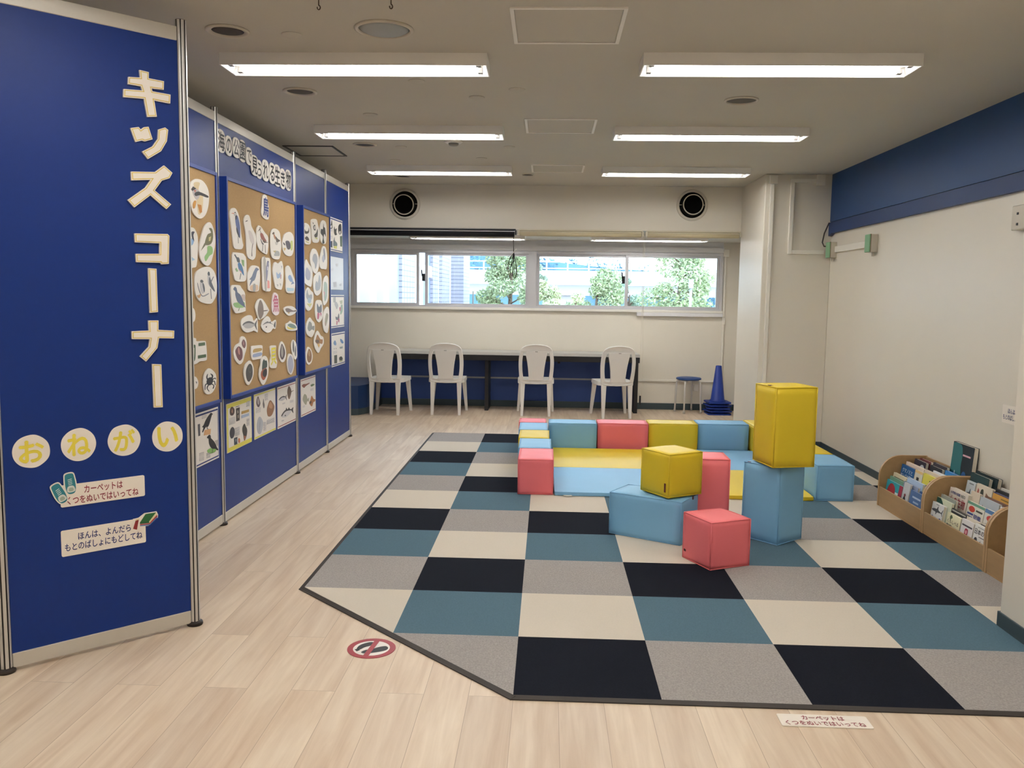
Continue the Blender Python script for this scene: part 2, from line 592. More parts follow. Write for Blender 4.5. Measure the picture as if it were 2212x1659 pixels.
# ------------------------------------------------------------------ ceiling lamps
TUBE = emit('fffcf8', TUBE_STRENGTH)
HOUS = mat('f4f3f0', 0.45, 0.4, 0, 0.02, 10.0)
REFL = mat('f2f0ea', 0.35, 0.5, 0, 0.01, 10.0)
SOCK = mat('8d8a88', 0.5, 0.4, 0, 0.03, 10.0)
def make_lamp(label, x, y, z):
    """surface mounted open fitting with two tubes; x, y centre, z ceiling"""
    t = thing('fluorescent_ceiling_light', label, 'ceiling light', (x, y, z), 0, 'twin tube fluorescent ceiling lights')
    L, W, D = .63, .105, .056
    b = MB()
    b.box(-L, L, -W, -W+.006, -D, 0, HOUS); b.box(-L, L, W-.006, W, -D, 0, HOUS)
    b.box(-L, L, -W+.006, W-.006, -.006, 0, REFL)
    b.hexa([(-L, -W+.006, -D), (-L+.006, -W+.006, -D), (-L+.006, W-.006, -D), (-L, W-.006, -D)], [(-L, -W+.006, -.006), (-L+.03, -W+.006, -.006), (-L+.03, W-.006, -.006), (-L, W-.006, -.006)], HOUS)
    b.hexa([(L-.006, -W+.006, -D), (L, -W+.006, -D), (L, W-.006, -D), (L-.006, W-.006, -D)], [(L-.03, -W+.006, -.006), (L, -W+.006, -.006), (L, W-.006, -.006), (L-.03, W-.006, -.006)], HOUS)
    b.hexa([(-L+.03, -.03, -.03), (L-.03, -.03, -.03), (L-.03, .03, -.03), (-L+.03, .03, -.03)], [(-L+.03, -.045, -.006), (L-.03, -.045, -.006), (L-.03, .045, -.006), (-L+.03, .045, -.006)], REFL)
    b.build('lamp_housing', t)
    for s in (-1, 1):
        b = MB(); b.tube([(-L+.045, s*.062, -.034), (L-.045, s*.062, -.034)], .0145, TUBE, 12)
        b.build('fluorescent_tube', t)
        for e in (-1, 1):
            b = MB(); b.box(e*(L-.043)-.012, e*(L-.043)+.012, s*.062-.014, s*.062+.014, -.052, -.006, SOCK, .002)
            b.build('lamp_holder', t)
    return t
def dup_lamp(src, label, x, y, z):
    c = copy_tree(src, label); c.location = (x, y, z); return c
lamp = make_lamp('large twin tube ceiling light at left, nearest of the left row', -.84, 1.415, H)
for lab, x, y, z in (('large twin tube ceiling light at right, nearest of the right row', 1.14, 1.40, H),
                     ('twin tube ceiling light at left, second of the left row', -.855, 3.10, H),
                     ('twin tube ceiling light at right, second of the right row', 1.14, 3.09, H),
                     ('twin tube ceiling light at left, third of the left row before the bulkhead', -.87, 4.83, H),
                     ('twin tube ceiling light at right, third of the right row before the bulkhead', 1.17, 4.82, H),
                     ('twin tube light under the window soffit, partly behind the black blind', -.80, 6.72, HS),
                     ('twin tube light under the window soffit at right, seen below the cream blinds', 1.18, 6.72, HS),
                     ('ceiling light at left just above the camera position', -.84, -.34, H),
                     ('ceiling light at right just above the camera position', 1.14, -.34, H),
                     ('ceiling light at left behind the camera position', -.84, -2.3, H),
                     ('ceiling light at right behind the camera position', 1.14, -2.3, H), ('unseen fill light added in the hall left of the front panel, near row', -2.8, -.34, H), ('unseen fill light added in the hall left of the camera position', -2.8, -2.3, H), ('unseen fill light added in the hall far left behind the camera', -4.8, -2.3, H),  # hall lights and farthest pair: unseen, added to brighten the near side
                     ('unseen fill light added at left, farthest behind the camera', -.84, -4.1, H), ('unseen fill light added at right, farthest behind the camera', 1.14, -4.1, H)):
    dup_lamp(lamp, lab, x, y, z)

# ------------------------------------------------------------------ ceiling fittings
PANELF = mat('efebe3', 0.4, 0.5, 0.0, 0.02, 10.0)
def access_panel(label, x0, x1, y0, y1, z, fm=PANELF):
    t = thing('ceiling_access_panel', label, 'access panel', ((x0+x1)/2, (y0+y1)/2, z), 0, 'square ceiling access panels')
    w, d = (x1-x0)/2, (y1-y0)/2
    b = MB(); b.ring([(-w, -d), (w, -d), (w, d), (-w, d)], [(-w+.016, -d+.016), (w-.016, -d+.016), (w-.016, d-.016), (-w+.016, d-.016)], -.006, 0, fm); b.build('panel_frame', t)
    b = MB(); b.box(-w+.02, w-.02, -d+.02, d-.02, -.003, 0, CEIL); b.build('panel_door', t)
access_panel('square ceiling hatch at top of the picture, nearest of the middle line', -.077, .384, .68, 1.15, H)
access_panel('square ceiling hatch between the second pair of lights', -.076, .384, 2.76, 3.22, H)
access_panel('square ceiling hatch between the third pair of lights', -.073, .387, 4.64, 5.06, H)
access_panel('square hatch in the window soffit between the two lights', -.02, .40, 6.35, 6.8, HS)
access_panel('ceiling hatch with thin dark edge beside the blue partition top', -1.95, -1.56, 3.80, 4.26, H, ALUD)

def ceiling_disc(name, label, x, y, r, inner, ih, rim='d2cbbd', grille=True, group=None):
    t = thing(name, label, 'ceiling fitting', (x, y, H), 0, group)
    b = MB(); b.lathe([(r, 0), (r, -.006), (r*.9, -.010), (r*inner, -.004), (r*inner, 0)], mat(rim, .5, .4), n=40); b.build('trim_ring', t)
    b = MB(); b.lathe([(r*inner*.995, -.001), (r*inner*.8, -.004 if grille else -.012), (.001, -.005 if grille else -.016)], mat(ih, .6, .3, 0, .25 if grille else .05, 900.0 if grille else 8.0), n=40); b.build('speaker_grille' if grille else 'diffuser', t)
ceiling_disc('ceiling_speaker', 'round dark speaker grille at upper left, nearest the front partition post', -1.304, .985, .092, .74, '4b4742')
ceiling_disc('ceiling_diffuser', 'large round grey white air diffuser, biggest disc on the ceiling', -.621, .956, .125, .86, 'aab0b2', 'd2cbbd', False)
ceiling_disc('ceiling_speaker', 'round dark grille behind the nearest left light', -1.307, 2.07, .094, .76, '4b4742', group='round dark ceiling grilles')
ceiling_disc('ceiling_speaker', 'round dark grille behind the nearest right light', 1.162, 2.229, .095, .88, '5d574c', group='round dark ceiling grilles')
ceiling_disc('ceiling_speaker', 'round dark grille left of the small white sensor, behind the second left light', -1.302, 3.732, .09, .78, '3f3b36', group='round dark ceiling grilles')
ceiling_disc('ceiling_speaker', 'round dark grille behind the third left light, near the bulkhead', -1.299, 5.4, .085, .8, '3f3b36', group='round dark ceiling grilles')
ceiling_disc('ceiling_speaker', 'small dark disc left of the far ceiling hatch', -.114, 5.209, .055, .95, '35322e', group='round dark ceiling grilles')
t = thing('smoke_detector', 'small white dome sensor behind the second left light', 'smoke detector', (-.615, 3.572, H))
b = MB(); b.lathe([(.066, 0), (.066, -.008), (.056, -.014), (.04, -.016)], mat('efede8', .4, .4), n=28); b.build('detector_base', t)
b = MB(); b.lathe([(.038, -.016), (.034, -.03), (.022, -.036), (.001, -.038)], mat('9a9894', .4, .4), n=24); b.build('sensor_dome', t)
for lab, x, y in (('faint round cap beside the nearest round speaker grille', -1.043, 1.042), ('faint round cap just behind the nearest left light', -.618, 1.834),
                  ('faint round cap left of the pair of caps in the ceiling centre', -.331, 2.193), ('faint round cap right of the pair of caps in the ceiling centre', -.096, 2.005),
                  ('faint round cap in front of the second left light', -1.037, 2.666), ('faint round cap left of the smoke sensor, behind the second left light', -1.044, 3.82),
                  ('faint round cap right of the smoke sensor', -.219, 3.786), ('faint round cap in front of the third left light, near its left end', -1.206, 4.466), ('faint round cap in front of the third left light, near its middle', -.471, 4.335)):
    b = MB(); b.lathe([(.045, 0), (.045, -.002), (.041, -.0045), (.001, -.005)], CEIL, n=28)
    solo(b, 'ceiling_disc', lab, 'ceiling fitting', (x, y, H), group='plain round caps on the ceiling')
for lab, x, l in (('small brown wire hook hanging at top edge, left one', -.805, .036), ('small brown wire loop hanging at top edge, right one', -.526, .03)):
    b = MB(); pts = [(0, 0, 0), (0, 0, -l*.6)] + [(.006*math.sin(a), 0, -l*.6-.008+.008*math.cos(a)) for a in [k*math.pi/5 for k in range(9)]]
    b.tube(pts, .0022, mat('4d3a2a', .5, .4), 6)
    solo(b, 'ceiling_hook', lab, 'hook', (x, .60, H))

# ------------------------------------------------------------------ round air nozzles on the bulkhead
DARK = mat('040404', .9, .05, 0, .05, 20.0)
def nozzle(label, x, z, tilt):
    t = thing('air_nozzle', label, 'air vent', (x, YB, z), 0, 'round air nozzles on the bulkhead')
    b = MB(); b.lathe([(.156, 0), (.156, -.008), (.135, -.014), (.128, -.012), (.128, 0)], mat('d6d0c2', .45, .4), n=48, axis='y'); b.build('flange', t)
    b = MB(); b.lathe([(.128, -.0005), (.001, -.0005)], DARK, n=48, axis='y'); b.build('recess_shade_disc', t)  # flat black disc, shade of the open recess put into its colour
    b = MB(); b.lathe([(.120, -.002), (.092, -.06), (.088, -.06), (.116, -.002)], mat('0c0c0c', .7, .2), n=48, axis='y'); b.build('nozzle_throat', t)
    b = MB(); b.lathe([(.100, -.045), (.100, -.075), (.093, -.075), (.093, -.01), (.001, -.01)], mat('050505', .8, .1), n=48, axis='y')
    b.lathe([(.102, -.070), (.102, -.078), (.092, -.078), (.092, -.070)], mat('c7c1b2', .4, .4), n=48, axis='y', close=True)
    c = b.build('inner_tube', t); c.rotation_euler = (tilt, 0, 0)
    b = MB()
    for s in (-1, 1):
        b.box(s*.115-.016, s*.115+.016, -.03, -.022, -.003, .003, mat('c7c1b2', .4, .4))
    b.build('pivot_arm', t)
nozzle('round black air nozzle at left of the far bulkhead', -1.378, 2.271, .16)
nozzle('round black air nozzle at right of the far bulkhead', 1.52, 2.288, .0)

# ------------------------------------------------------------------ blinds under the bulkhead
def blind(label, x0, x1, col, bar, r=.029, line=None):
    t = thing('roller_blind', label, 'roller blind', ((x0+x1)/2, YB-.045, 2.0))
    w = (x1-x0)/2
    b = MB(); b.box(-w, w, -.02, .044, .016, .03, bar, .002); b.build('head_rail', t)
    b = MB(); b.tube([(-w+.01, 0, .018-r), (w-.012, 0, .018-r)], r, col, 16); b.build('fabric_roll', t, )
    b = MB(); b.box(-w+.006, w-.006, -r-.006, -r+.002, .0, .007, line or bar); b.build('bottom_bar', t)
    for s in (-1, 1):
        b = MB(); b.box(s*w-.008, s*w+.008, -.024, .03, -.03, .016, bar, .002); b.build('end_bracket', t)
    return t
blind('long black rolled up blind at upper left of the window', -2.02, .0-.245, mat('15161c', .6, .3, 0, .05, 30.0), mat('2a2b30', .4, .5), .035, mat('c9c9cb', .4, .5))  # pale bar colour paints in the bar's highlight
blind('cream rolled up blind in the middle above the window', -.215, 1.03, mat('cfc4a4', .7, .2, 0, .04, 30.0), mat('d8d0ba', .45, .4))
blind('cream rolled up blind at right above the window, beside the column', 1.07, 2.0, mat('cfc4a4', .7, .2, 0, .04, 30.0), mat('d8d0ba', .45, .4))
# bundle of black cord hanging from the black blind
b = MB()
b.tube([(-.262, 5.93, 1.99), (-.266, 5.93, 1.9), (-.262, 5.93, 1.80)], .0035, BLACK, 6)
for dx, dz, w in ((-.03, .17, .02), (-.012, .24, .016), (.008, .265, .02), (.018, .25, .013), (-.02, .13, .022)):
    pts = [(-.262 + dx*math.sin(k*math.pi/12)*1.6 + w*math.sin(2*math.pi*k/12), 5.93+.004*math.sin(k), 1.80 - dz*math.sin(math.pi*k/12)) for k in range(13)]
    b.tube(pts, .003, BLACK, 5)
b.tube([(-.29, 5.925, 1.76), (-.25, 5.925, 1.81), (-.235, 5.925, 1.83)], .003, WHITEP, 5)
solo(b, 'cord_bundle', 'looped bundle of black cord hanging in front of the window', 'cord')
# white bead chain with its weight
t = thing('blind_chain', 'long white blind chain loop hanging beside the right end of the desk', 'blind chain', (1.05, 5.93, 0))
b = MB()
b.tube([(-.012, 0, 1.965), (-.006, 0, 1.2), (-.012, 0, .6), (-.018, 0, .42), (-.006, 0, .365), (.012, 0, .37), (.02, 0, .45), (.014, 0, .8), (.006, 0, 1.3), (.002, 0, 1.965)], .0022, mat('e3ddcd', .5, .4), 5)
b.build('bead_chain', t)
b = MB(); b.box(-.009, .009, -.008, .008, .27, .362, BLACK, .003); b.build('chain_weight', t).rotation_euler = (0, .0, 0)

# ------------------------------------------------------------------ cable trunking
TR = mat('ebe7dd', .45, .4, 0, .02, 10.0)
def raceway(name, label, segs, box=None):
    b = MB()
    for s in segs:
        b.box(*s, TR, .003)
    return solo(b, name, label, 'cable trunking')
raceway('cable_trunking', 'vertical cream cable trunking running down the column face to the floor', [(2.058, 2.092, YC-.02, YC, .07, 2.38), (2.045, 2.115, YC-.035, YC, 2.38, 2.455)])
raceway('cable_trunking', 'cream cable trunking loop with ceiling box in the far right corner', [(2.46, 2.53, YC-.04, YC, 2.37, 2.465), (2.235, 2.46, YC-.022, YC, 2.395, 2.43), (2.235, 2.27, YC-.022, YC, 1.765, 2.395), (2.27, 2.555, YC-.022, YC, 1.765, 1.80)])
raceway('cable_trunking', 'cream conduit along the wall under the window, rising in the corner', [(1.18, 2.2, YW-.022, YW-.001, .345, .37), (2.2, 2.225, YW-.022, YW-.001, .345, 1.9), (2.185, 2.25, YW-.04, YW-.001, 1.86, 1.95), (2.195, 2.235, YW-.03, YW-.001, 1.05, 1.14)])
b = MB(); b.box(-1.94, 1.17, YW-.02, YW-.006, .345, .365, mat('8f9298', .4, .5, .3)); solo(b, 'cable_trunking', 'grey conduit running along the blue wall behind the desk', 'cable trunking')
b = MB(); b.box(1.885, 1.945, YW-.03, YW-.001, .235, .31, WHITEP, .004); solo(b, 'wall_socket', 'small white socket on the far wall behind the stool', 'socket')
b = MB(); b.tube([(2.583, YC-.03, 2.045), (2.545, YC-.03, 1.95), (2.53, YC-.035, 1.87), (2.545, YC-.04, 1.835), (2.585, YC-.05, 1.835)], .006, mat('3c3430', .5, .4), 7)
solo(b, 'wall_cable', 'short dark cable curving from the blue band to the green sided box', 'cable')
GREEN = mat('7fae86', .45, .4); BEIGE = mat('c9c2b4', .45, .4); BRN = mat('7a5a48', .5, .4)
def wallbox(label, y, notch):
    t = thing('wall_box', label, 'junction box', (XW, y, 1.80), 0, 'green and beige boxes on the right wall')
    b = MB(); b.box(-.055, 0, -.05, .05, -.068, .068, BEIGE, .004); b.build('box_body', t)
    b = MB(); b.box(-.066, -.055, -.05, .05, -.068, .068, GREEN, .003); b.build('green_front', t)
    b = MB(); b.box(-.0575, -.053, -.0515, .0515, -.069, .069, BRN); b.build('brown_seam', t)
    b = MB(); b.box(-.03, -.012, -.02, .0, -.10, -.066, BEIGE, .003); b.build('cable_stub', t)
wallbox('green fronted beige box on right wall, farther one in the corner', 4.97, True)
wallbox('green fronted beige box on right wall, nearer one of the pair', 4.03, False)
b = MB(); b.box(XW-.02, XW, 4.08, 4.92, 1.775, 1.83, TR, .003); solo(b, 'cable_trunking', 'short cream trunking joining the two green sided boxes', 'cable trunking')
t = thing('wall_plate', 'clear switch box cut by the right picture edge under the blue band', 'switch box', (XW, 1.90, 1.805))
b = MB(); b.box(-.05, 0, -.09, .09, -.065, .065, mat('c6bfb0', .3, .5), .006); b.build('box_body', t)
b = MB()
for z in (.02, -.035):
    b.box(-.053, -.05, .02, .035, z-.006, z+.006, BLACK)
b.build('screw', t)

CUTOUTS = [
 (2,'pale blue and grey heron cutout, leftmost of the top row, middle board',[(2144,1834),(2182,1831),(2220,1805),(2243,1758),(2259,1695),(2282,1644),(2289,1629),(2261,1606),(2167,1602),(2136,1612),(2126,1639),(2115,1684),(2097,1746),(2085,1795),(2101,1821)],[('5f6a99',[(2173,1795),(2205,1793),(2232,1757),(2241,1719),(2235,1667),(2201,1703),(2174,1739),(2165,1777)]),('2c2b33',[(2169,1790),(2191,1797),(2187,1776),(2172,1770)]),('3c3d4a',[(2180,1727),(2201,1716),(2222,1687),(2232,1669),(2207,1680),(2183,1704)]),('b9b6ba',[(2143,1799),(2185,1809),(2191,1800),(2162,1789)]),('2c2b33',[(2153,1810),(2171,1814),(2176,1808),(2160,1806)]),('d99a80',[(2104,1801),(2153,1807),(2145,1800),(2114,1799)]),('8a8780',[(2203,1683),(2206,1637),(2211,1637),(2208,1683)])]),
 (2,'white egret cutout with very faint drawing, second in the top row, middle board',[(2362,1816),(2400,1812),(2423,1784),(2437,1753),(2499,1715),(2517,1681),(2511,1642),(2500,1576),(2455,1552),(2419,1553),(2376,1559),(2350,1579),(2342,1632),(2340,1679),(2327,1726),(2303,1769),(2320,1801)],[('4c4644',[(2326,1773),(2362,1783),(2367,1780),(2345,1774)]),('d5cbc8',[(2381,1722),(2427,1720),(2473,1683),(2471,1648),(2432,1651),(2402,1678)]),('8d8580',[(2447,1649),(2455,1644),(2437,1605),(2440,1575),(2424,1575),(2431,1610)])]),
 (2,'wading bird cutout with reddish brown back, third in the top row, middle board',[(2571,1770),(2616,1762),(2675,1736),(2735,1715),(2747,1687),(2746,1656),(2740,1638),(2721,1603),(2695,1598),(2618,1609),(2560,1628),(2529,1659),(2518,1692),(2524,1741),(2546,1762)],[('b5aba6',[(2574,1758),(2604,1761),(2609,1751),(2592,1744),(2615,1726),(2598,1719),(2578,1743)]),('45413f',[(2544,1730),(2581,1751),(2589,1746)]),('9a5f55',[(2589,1721),(2632,1725),(2673,1699),(2707,1682),(2647,1681),(2605,1692)]),('6d5b50',[(2647,1684),(2737,1673),(2707,1673),(2672,1668),(2638,1675)]),('45424a',[(2596,1689),(2621,1671),(2654,1659),(2628,1657),(2600,1678)]),('7d7874',[(2633,1658),(2640,1658),(2629,1613),(2620,1612)]),('7d7874',[(2676,1657),(2683,1658),(2688,1607),(2679,1607)])]),
 (2,'sandpiper cutout with brown wing above a grey stone, fourth in the top row, middle board',[(2855,1773),(2929,1773),(2981,1756),(2998,1719),(3011,1672),(2994,1623),(2959,1579),(2837,1577),(2801,1599),(2785,1647),(2783,1704),(2804,1752)],[('5f5148',[(2889,1726),(2936,1712),(2988,1703),(2916,1687),(2898,1703)]),('b07d60',[(2844,1737),(2880,1731),(2889,1705),(2866,1710)]),('6a5648',[(2821,1736),(2840,1747),(2858,1751),(2867,1740),(2848,1735)]),('c9c4bf',[(2878,1687),(2944,1688),(2925,1672),(2896,1668)]),('a8abad',[(2866,1610),(2904,1630),(2961,1627),(2964,1601),(2865,1596)]),('c9ba8a',[(2834,1626),(2895,1633),(2875,1617)])]),
 (2,'dark coot cutout with yellow green reeds, rightmost of the top row, middle board',[(3185,1776),(3248,1776),(3300,1755),(3309,1708),(3296,1651),(3252,1617),(3168,1609),(3088,1622),(3049,1650),(3041,1692),(3073,1739),(3113,1760)],[('c8cd84',[(3224,1709),(3277,1719),(3275,1662),(3232,1654)]),('5b5460',[(3111,1705),(3183,1714),(3223,1694),(3222,1666),(3180,1654),(3140,1664)]),('4a4550',[(3066,1699),(3102,1686),(3097,1676),(3061,1687)]),('d6b57a',[(3064,1660),(3119,1660),(3088,1640)])]),
 (2,'kingfisher cutout with bright blue wing, leftmost of the second row, middle board',[(2130,1581),(2268,1582),(2305,1573),(2334,1548),(2333,1457),(2304,1419),(2161,1418),(2127,1447),(2108,1492),(2105,1556),(2116,1574)],[('4f7cae',[(2195,1521),(2228,1525),(2264,1503),(2284,1472),(2287,1451),(2254,1466),(2211,1480),(2194,1503)]),('4d535c',[(2171,1551),(2208,1555),(2225,1538),(2221,1527),(2185,1528)]),('45474e',[(2135,1567),(2151,1571),(2187,1549),(2175,1543)]),('df9a7c',[(2201,1493),(2222,1482),(2256,1468),(2232,1470)]),('8fb178',[(2251,1544),(2296,1543),(2294,1504),(2264,1513)]),('8fae80',[(2147,1486),(2168,1494),(2196,1474),(2167,1471)]),('8a8f8a',[(2234,1465),(2216,1428),(2224,1428),(2243,1460)])]),
 (2,'grey crow cutout perched on a tan post, second in the second row, middle board',[(2425,1515),(2530,1516),(2566,1502),(2575,1452),(2557,1391),(2527,1361),(2378,1362),(2356,1388),(2348,1452),(2361,1477)],[('dcbfa2',[(2403,1394),(2524,1399),(2523,1365),(2402,1364)]),('a5a4a6',[(2443,1400),(2484,1404),(2482,1362),(2441,1362)]),('767f98',[(2513,1506),(2554,1496),(2520,1484),(2494,1450),(2461,1425),(2413,1427),(2438,1463),(2488,1500)]),('767f98',[(2413,1432),(2445,1425),(2380,1391),(2392,1410)]),('767f98',[(2378,1429),(2422,1449),(2413,1430)])]),
 (2,'woodpecker cutout climbing a grey trunk with a red patch, tall strip in the middle board',[(2642,1579),(2685,1576),(2746,1577),(2773,1567),(2784,1515),(2783,1399),(2763,1363),(2658,1365),(2620,1380),(2615,1453),(2610,1537),(2616,1566)],[('b3ada6',[(2637,1561),(2684,1563),(2693,1375),(2658,1381)]),('8d8ba6',[(2717,1556),(2735,1556),(2747,1552),(2741,1540),(2744,1528),(2733,1508),(2723,1485),(2714,1456),(2699,1427),(2687,1424),(2686,1455),(2682,1483),(2687,1512),(2700,1530),(2705,1544)]),('d5d2dc',[(2708,1521),(2730,1519),(2723,1496),(2707,1496)]),('5d6078',[(2721,1555),(2737,1557),(2745,1552),(2732,1549)]),('e59a94',[(2713,1433),(2748,1428),(2755,1382),(2711,1381)])]),
 (2,'pale blue bird cutout with a notched top edge, fourth in the second row, middle board',[(2891,1556),(2948,1549),(3006,1567),(3035,1560),(3058,1513),(3050,1433),(3018,1381),(2979,1375),(2893,1383),(2866,1412),(2832,1470),(2829,1511),(2854,1544)],[('9db3d2',[(2902,1490),(2945,1476),(2989,1492),(2992,1465),(2953,1450),(2915,1452)]),('8f93a8',[(3010,1535),(3025,1536),(3019,1517)]),('bdbab4',[(2904,1410),(2942,1408),(2931,1393)]),('bdbab4',[(2971,1417),(3002,1414),(2994,1396)]),('c7a6a8',[(2983,1480),(3012,1475),(3006,1449),(2987,1447)])]),
 (2,'blue bird cutout with pointed top above pale water, rightmost of the second row, middle board',[(3155,1543),(3206,1533),(3268,1488),(3320,1439),(3324,1407),(3295,1359),(3262,1352),(3137,1355),(3103,1385),(3110,1435),(3102,1490),(3109,1526)],[('8ba6cf',[(3204,1480),(3246,1462),(3266,1438),(3223,1430),(3172,1448),(3162,1467)]),('8496bd',[(3266,1438),(3303,1422),(3222,1412)]),('b5d2e2',[(3123,1389),(3296,1387),(3284,1368),(3138,1364)])]),
 (2,'slate crow cutout standing on green leaves, left end of third row, middle board',[(2107,1393),(2214,1393),(2243,1379),(2297,1350),(2303,1313),(2308,1254),(2292,1239),(2155,1230),(2113,1249),(2083,1283),(2076,1339),(2078,1382)],[('c9b8b2',[(2240,1337),(2297,1337),(2295,1300),(2254,1313)]),('92b87a',[(2115,1290),(2180,1293),(2283,1295),(2282,1265),(2207,1261),(2142,1264),(2108,1278)]),('626a84',[(2138,1384),(2162,1375),(2176,1352),(2218,1339),(2254,1311),(2297,1268),(2293,1263),(2201,1287),(2166,1303),(2142,1334),(2140,1357),(2112,1367),(2116,1375)]),('86936f',[(2200,1261),(2181,1246),(2190,1243),(2211,1264)])]),
 (2,'brown ray cutout with thin tail on a pointed white shape in the middle board',[(2570,1315),(2629,1304),(2731,1246),(2726,1231),(2650,1198),(2564,1184),(2531,1187),(2484,1244),(2477,1271),(2520,1304)],[('85746a',[(2570,1307),(2611,1284),(2627,1250),(2621,1213),(2564,1186),(2532,1207),(2517,1243),(2535,1282)]),('6b5d55',[(2622,1239),(2704,1241),(2704,1237),(2626,1233)])]),
 (2,'small brown bottom fish cutout at right side of the middle cork board',[(3154,1262),(3259,1258),(3344,1237),(3344,1218),(3267,1200),(3172,1194),(3101,1210),(3056,1235),(3072,1253)],[('75625e',[(3092,1244),(3163,1246),(3268,1229),(3333,1231),(3333,1221),(3225,1220),(3142,1218),(3101,1228)]),('d6b57a',[(3142,1218),(3194,1218),(3162,1206)])]),
 (2,'grey sea bream cutout with forked tail, left one of the two fish shaped cutouts',[(2278,1202),(2363,1215),(2418,1207),(2441,1181),(2465,1178),(2514,1191),(2517,1110),(2490,1109),(2446,1118),(2413,1114),(2335,1110),(2274,1122),(2238,1145),(2228,1171),(2240,1189)],[('b3b0af',[(2254,1163),(2308,1177),(2385,1178),(2464,1159),(2431,1141),(2367,1135),(2298,1140)]),('5c5958',[(2250,1155),(2269,1167),(2338,1179),(2408,1173),(2452,1158),(2369,1167),(2299,1165)]),('6c6967',[(2460,1156),(2510,1182),(2490,1152),(2504,1118),(2471,1139)])]),
 (2,'pale grey fish cutout with black cheek spot, right one of the two fish shaped cutouts',[(2588,1152),(2623,1179),(2694,1201),(2747,1191),(2782,1164),(2827,1165),(2874,1173),(2883,1149),(2862,1114),(2816,1118),(2770,1100),(2707,1094),(2637,1108),(2587,1132)],[('777372',[(2605,1146),(2657,1161),(2710,1168),(2727,1162),(2773,1167),(2772,1155),(2836,1140),(2736,1155),(2665,1154)]),('5b5857',[(2831,1141),(2865,1164),(2858,1123),(2835,1130)]),('4c4948',[(2664,1135),(2691,1137),(2690,1129),(2668,1128)])]),
 (2,'small green and yellow striped fish cutout at right edge of the middle board',[(3191,1158),(3243,1144),(3318,1132),(3362,1112),(3350,1088),(3241,1085),(3116,1097),(3086,1115),(3093,1139),(3149,1147)],[('7d9184',[(3128,1129),(3190,1139),(3286,1127),(3339,1106),(3328,1100),(3221,1107)]),('e6d768',[(3117,1123),(3168,1112),(3306,1097),(3147,1100)])]),
 (2,'peanut shaped cutout of two reddish brown clams at left of the middle board',[(2250,1092),(2295,1081),(2317,1056),(2315,1018),(2283,982),(2250,942),(2205,928),(2162,938),(2120,964),(2100,1000),(2112,1025),(2145,1046),(2197,1057),(2213,1082)],[('744b4e',[(2181,1036),(2232,1018),(2245,990),(2236,961),(2199,949),(2163,964),(2135,992),(2130,1016)]),('c08a80',[(2177,1031),(2195,1014),(2197,985),(2175,995),(2169,1016)]),('7b5557',[(2264,1073),(2294,1057),(2300,1035),(2277,1019),(2244,1033),(2234,1055)]),('b98c86',[(2260,1064),(2271,1050),(2269,1037),(2257,1043)])]),
 (2,'rectangular cutout with a yellow and a blue razor clam on the middle board',[(2401,1024),(2474,1024),(2590,1019),(2602,998),(2596,967),(2586,942),(2569,935),(2494,936),(2421,938),(2398,953),(2393,969),(2391,983),(2393,1011)],[('bb9a58',[(2432,1000),(2464,1005),(2581,1001),(2576,985),(2439,982),(2423,988)]),('98a4c4',[(2422,970),(2471,974),(2579,974),(2579,955),(2430,953)])]),
 (2,'oval cutout of a round black clam, lowest at left of the middle board',[(2358,939),(2396,925),(2427,890),(2425,848),(2383,808),(2335,791),(2297,805),(2264,844),(2259,885),(2287,920)],[('4a4745',[(2364,919),(2399,903),(2410,872),(2400,837),(2351,811),(2313,820),(2291,855),(2297,887),(2325,909)]),('63605c',[(2356,901),(2387,887),(2386,868),(2354,865),(2339,883)]),('4a4745',[(2360,896),(2380,887),(2379,871),(2359,869),(2347,882)])]),
 (2,'tall cutout of a dark green whelk with an orange lip, middle board',[(2634,949),(2682,935),(2707,902),(2709,855),(2684,804),(2613,765),(2562,782),(2526,825),(2532,867),(2559,896),(2569,935)],[('465049',[(2620,928),(2637,918),(2676,913),(2679,875),(2635,867),(2583,860),(2593,910)]),('a2573c',[(2574,857),(2635,870),(2674,858),(2667,820),(2614,794),(2572,809),(2556,836)]),('2b2826',[(2608,857),(2665,861),(2672,826),(2632,812),(2590,830)])]),
 (2,'egg shaped cutout of a dark mussel with a pale centre on the middle board',[(3003,1023),(3051,1002),(3090,960),(3093,916),(3057,884),(3006,879),(2958,898),(2931,933),(2937,981),(2968,1013)],[('55444a',[(3002,1006),(3050,974),(3069,936),(3037,904),(2997,898),(2959,922),(2956,956),(2977,988)]),('a39a93',[(3002,999),(3028,963),(3026,927),(2998,913),(2976,948)])]),
 (2,'narrow cutout of two grey horn shells at the right edge of the middle board',[(3260,1021),(3313,1004),(3340,983),(3360,937),(3353,895),(3319,876),(3276,887),(3235,925),(3215,965),(3221,996)],[('6e6f70',[(3260,1016),(3280,980),(3278,929),(3246,947),(3242,982)]),('6e6f70',[(3312,978),(3327,945),(3320,897),(3294,918),(3300,953)])]),
 (2,'oval cutout of a pale lilac clam, lowest at right of the middle board',[(3171,928),(3234,913),(3270,872),(3274,830),(3229,785),(3186,778),(3135,803),(3111,846),(3113,889),(3140,922)],[('a9aabd',[(3181,915),(3233,893),(3253,860),(3252,825),(3197,788),(3145,808),(3126,845),(3128,882)])]),
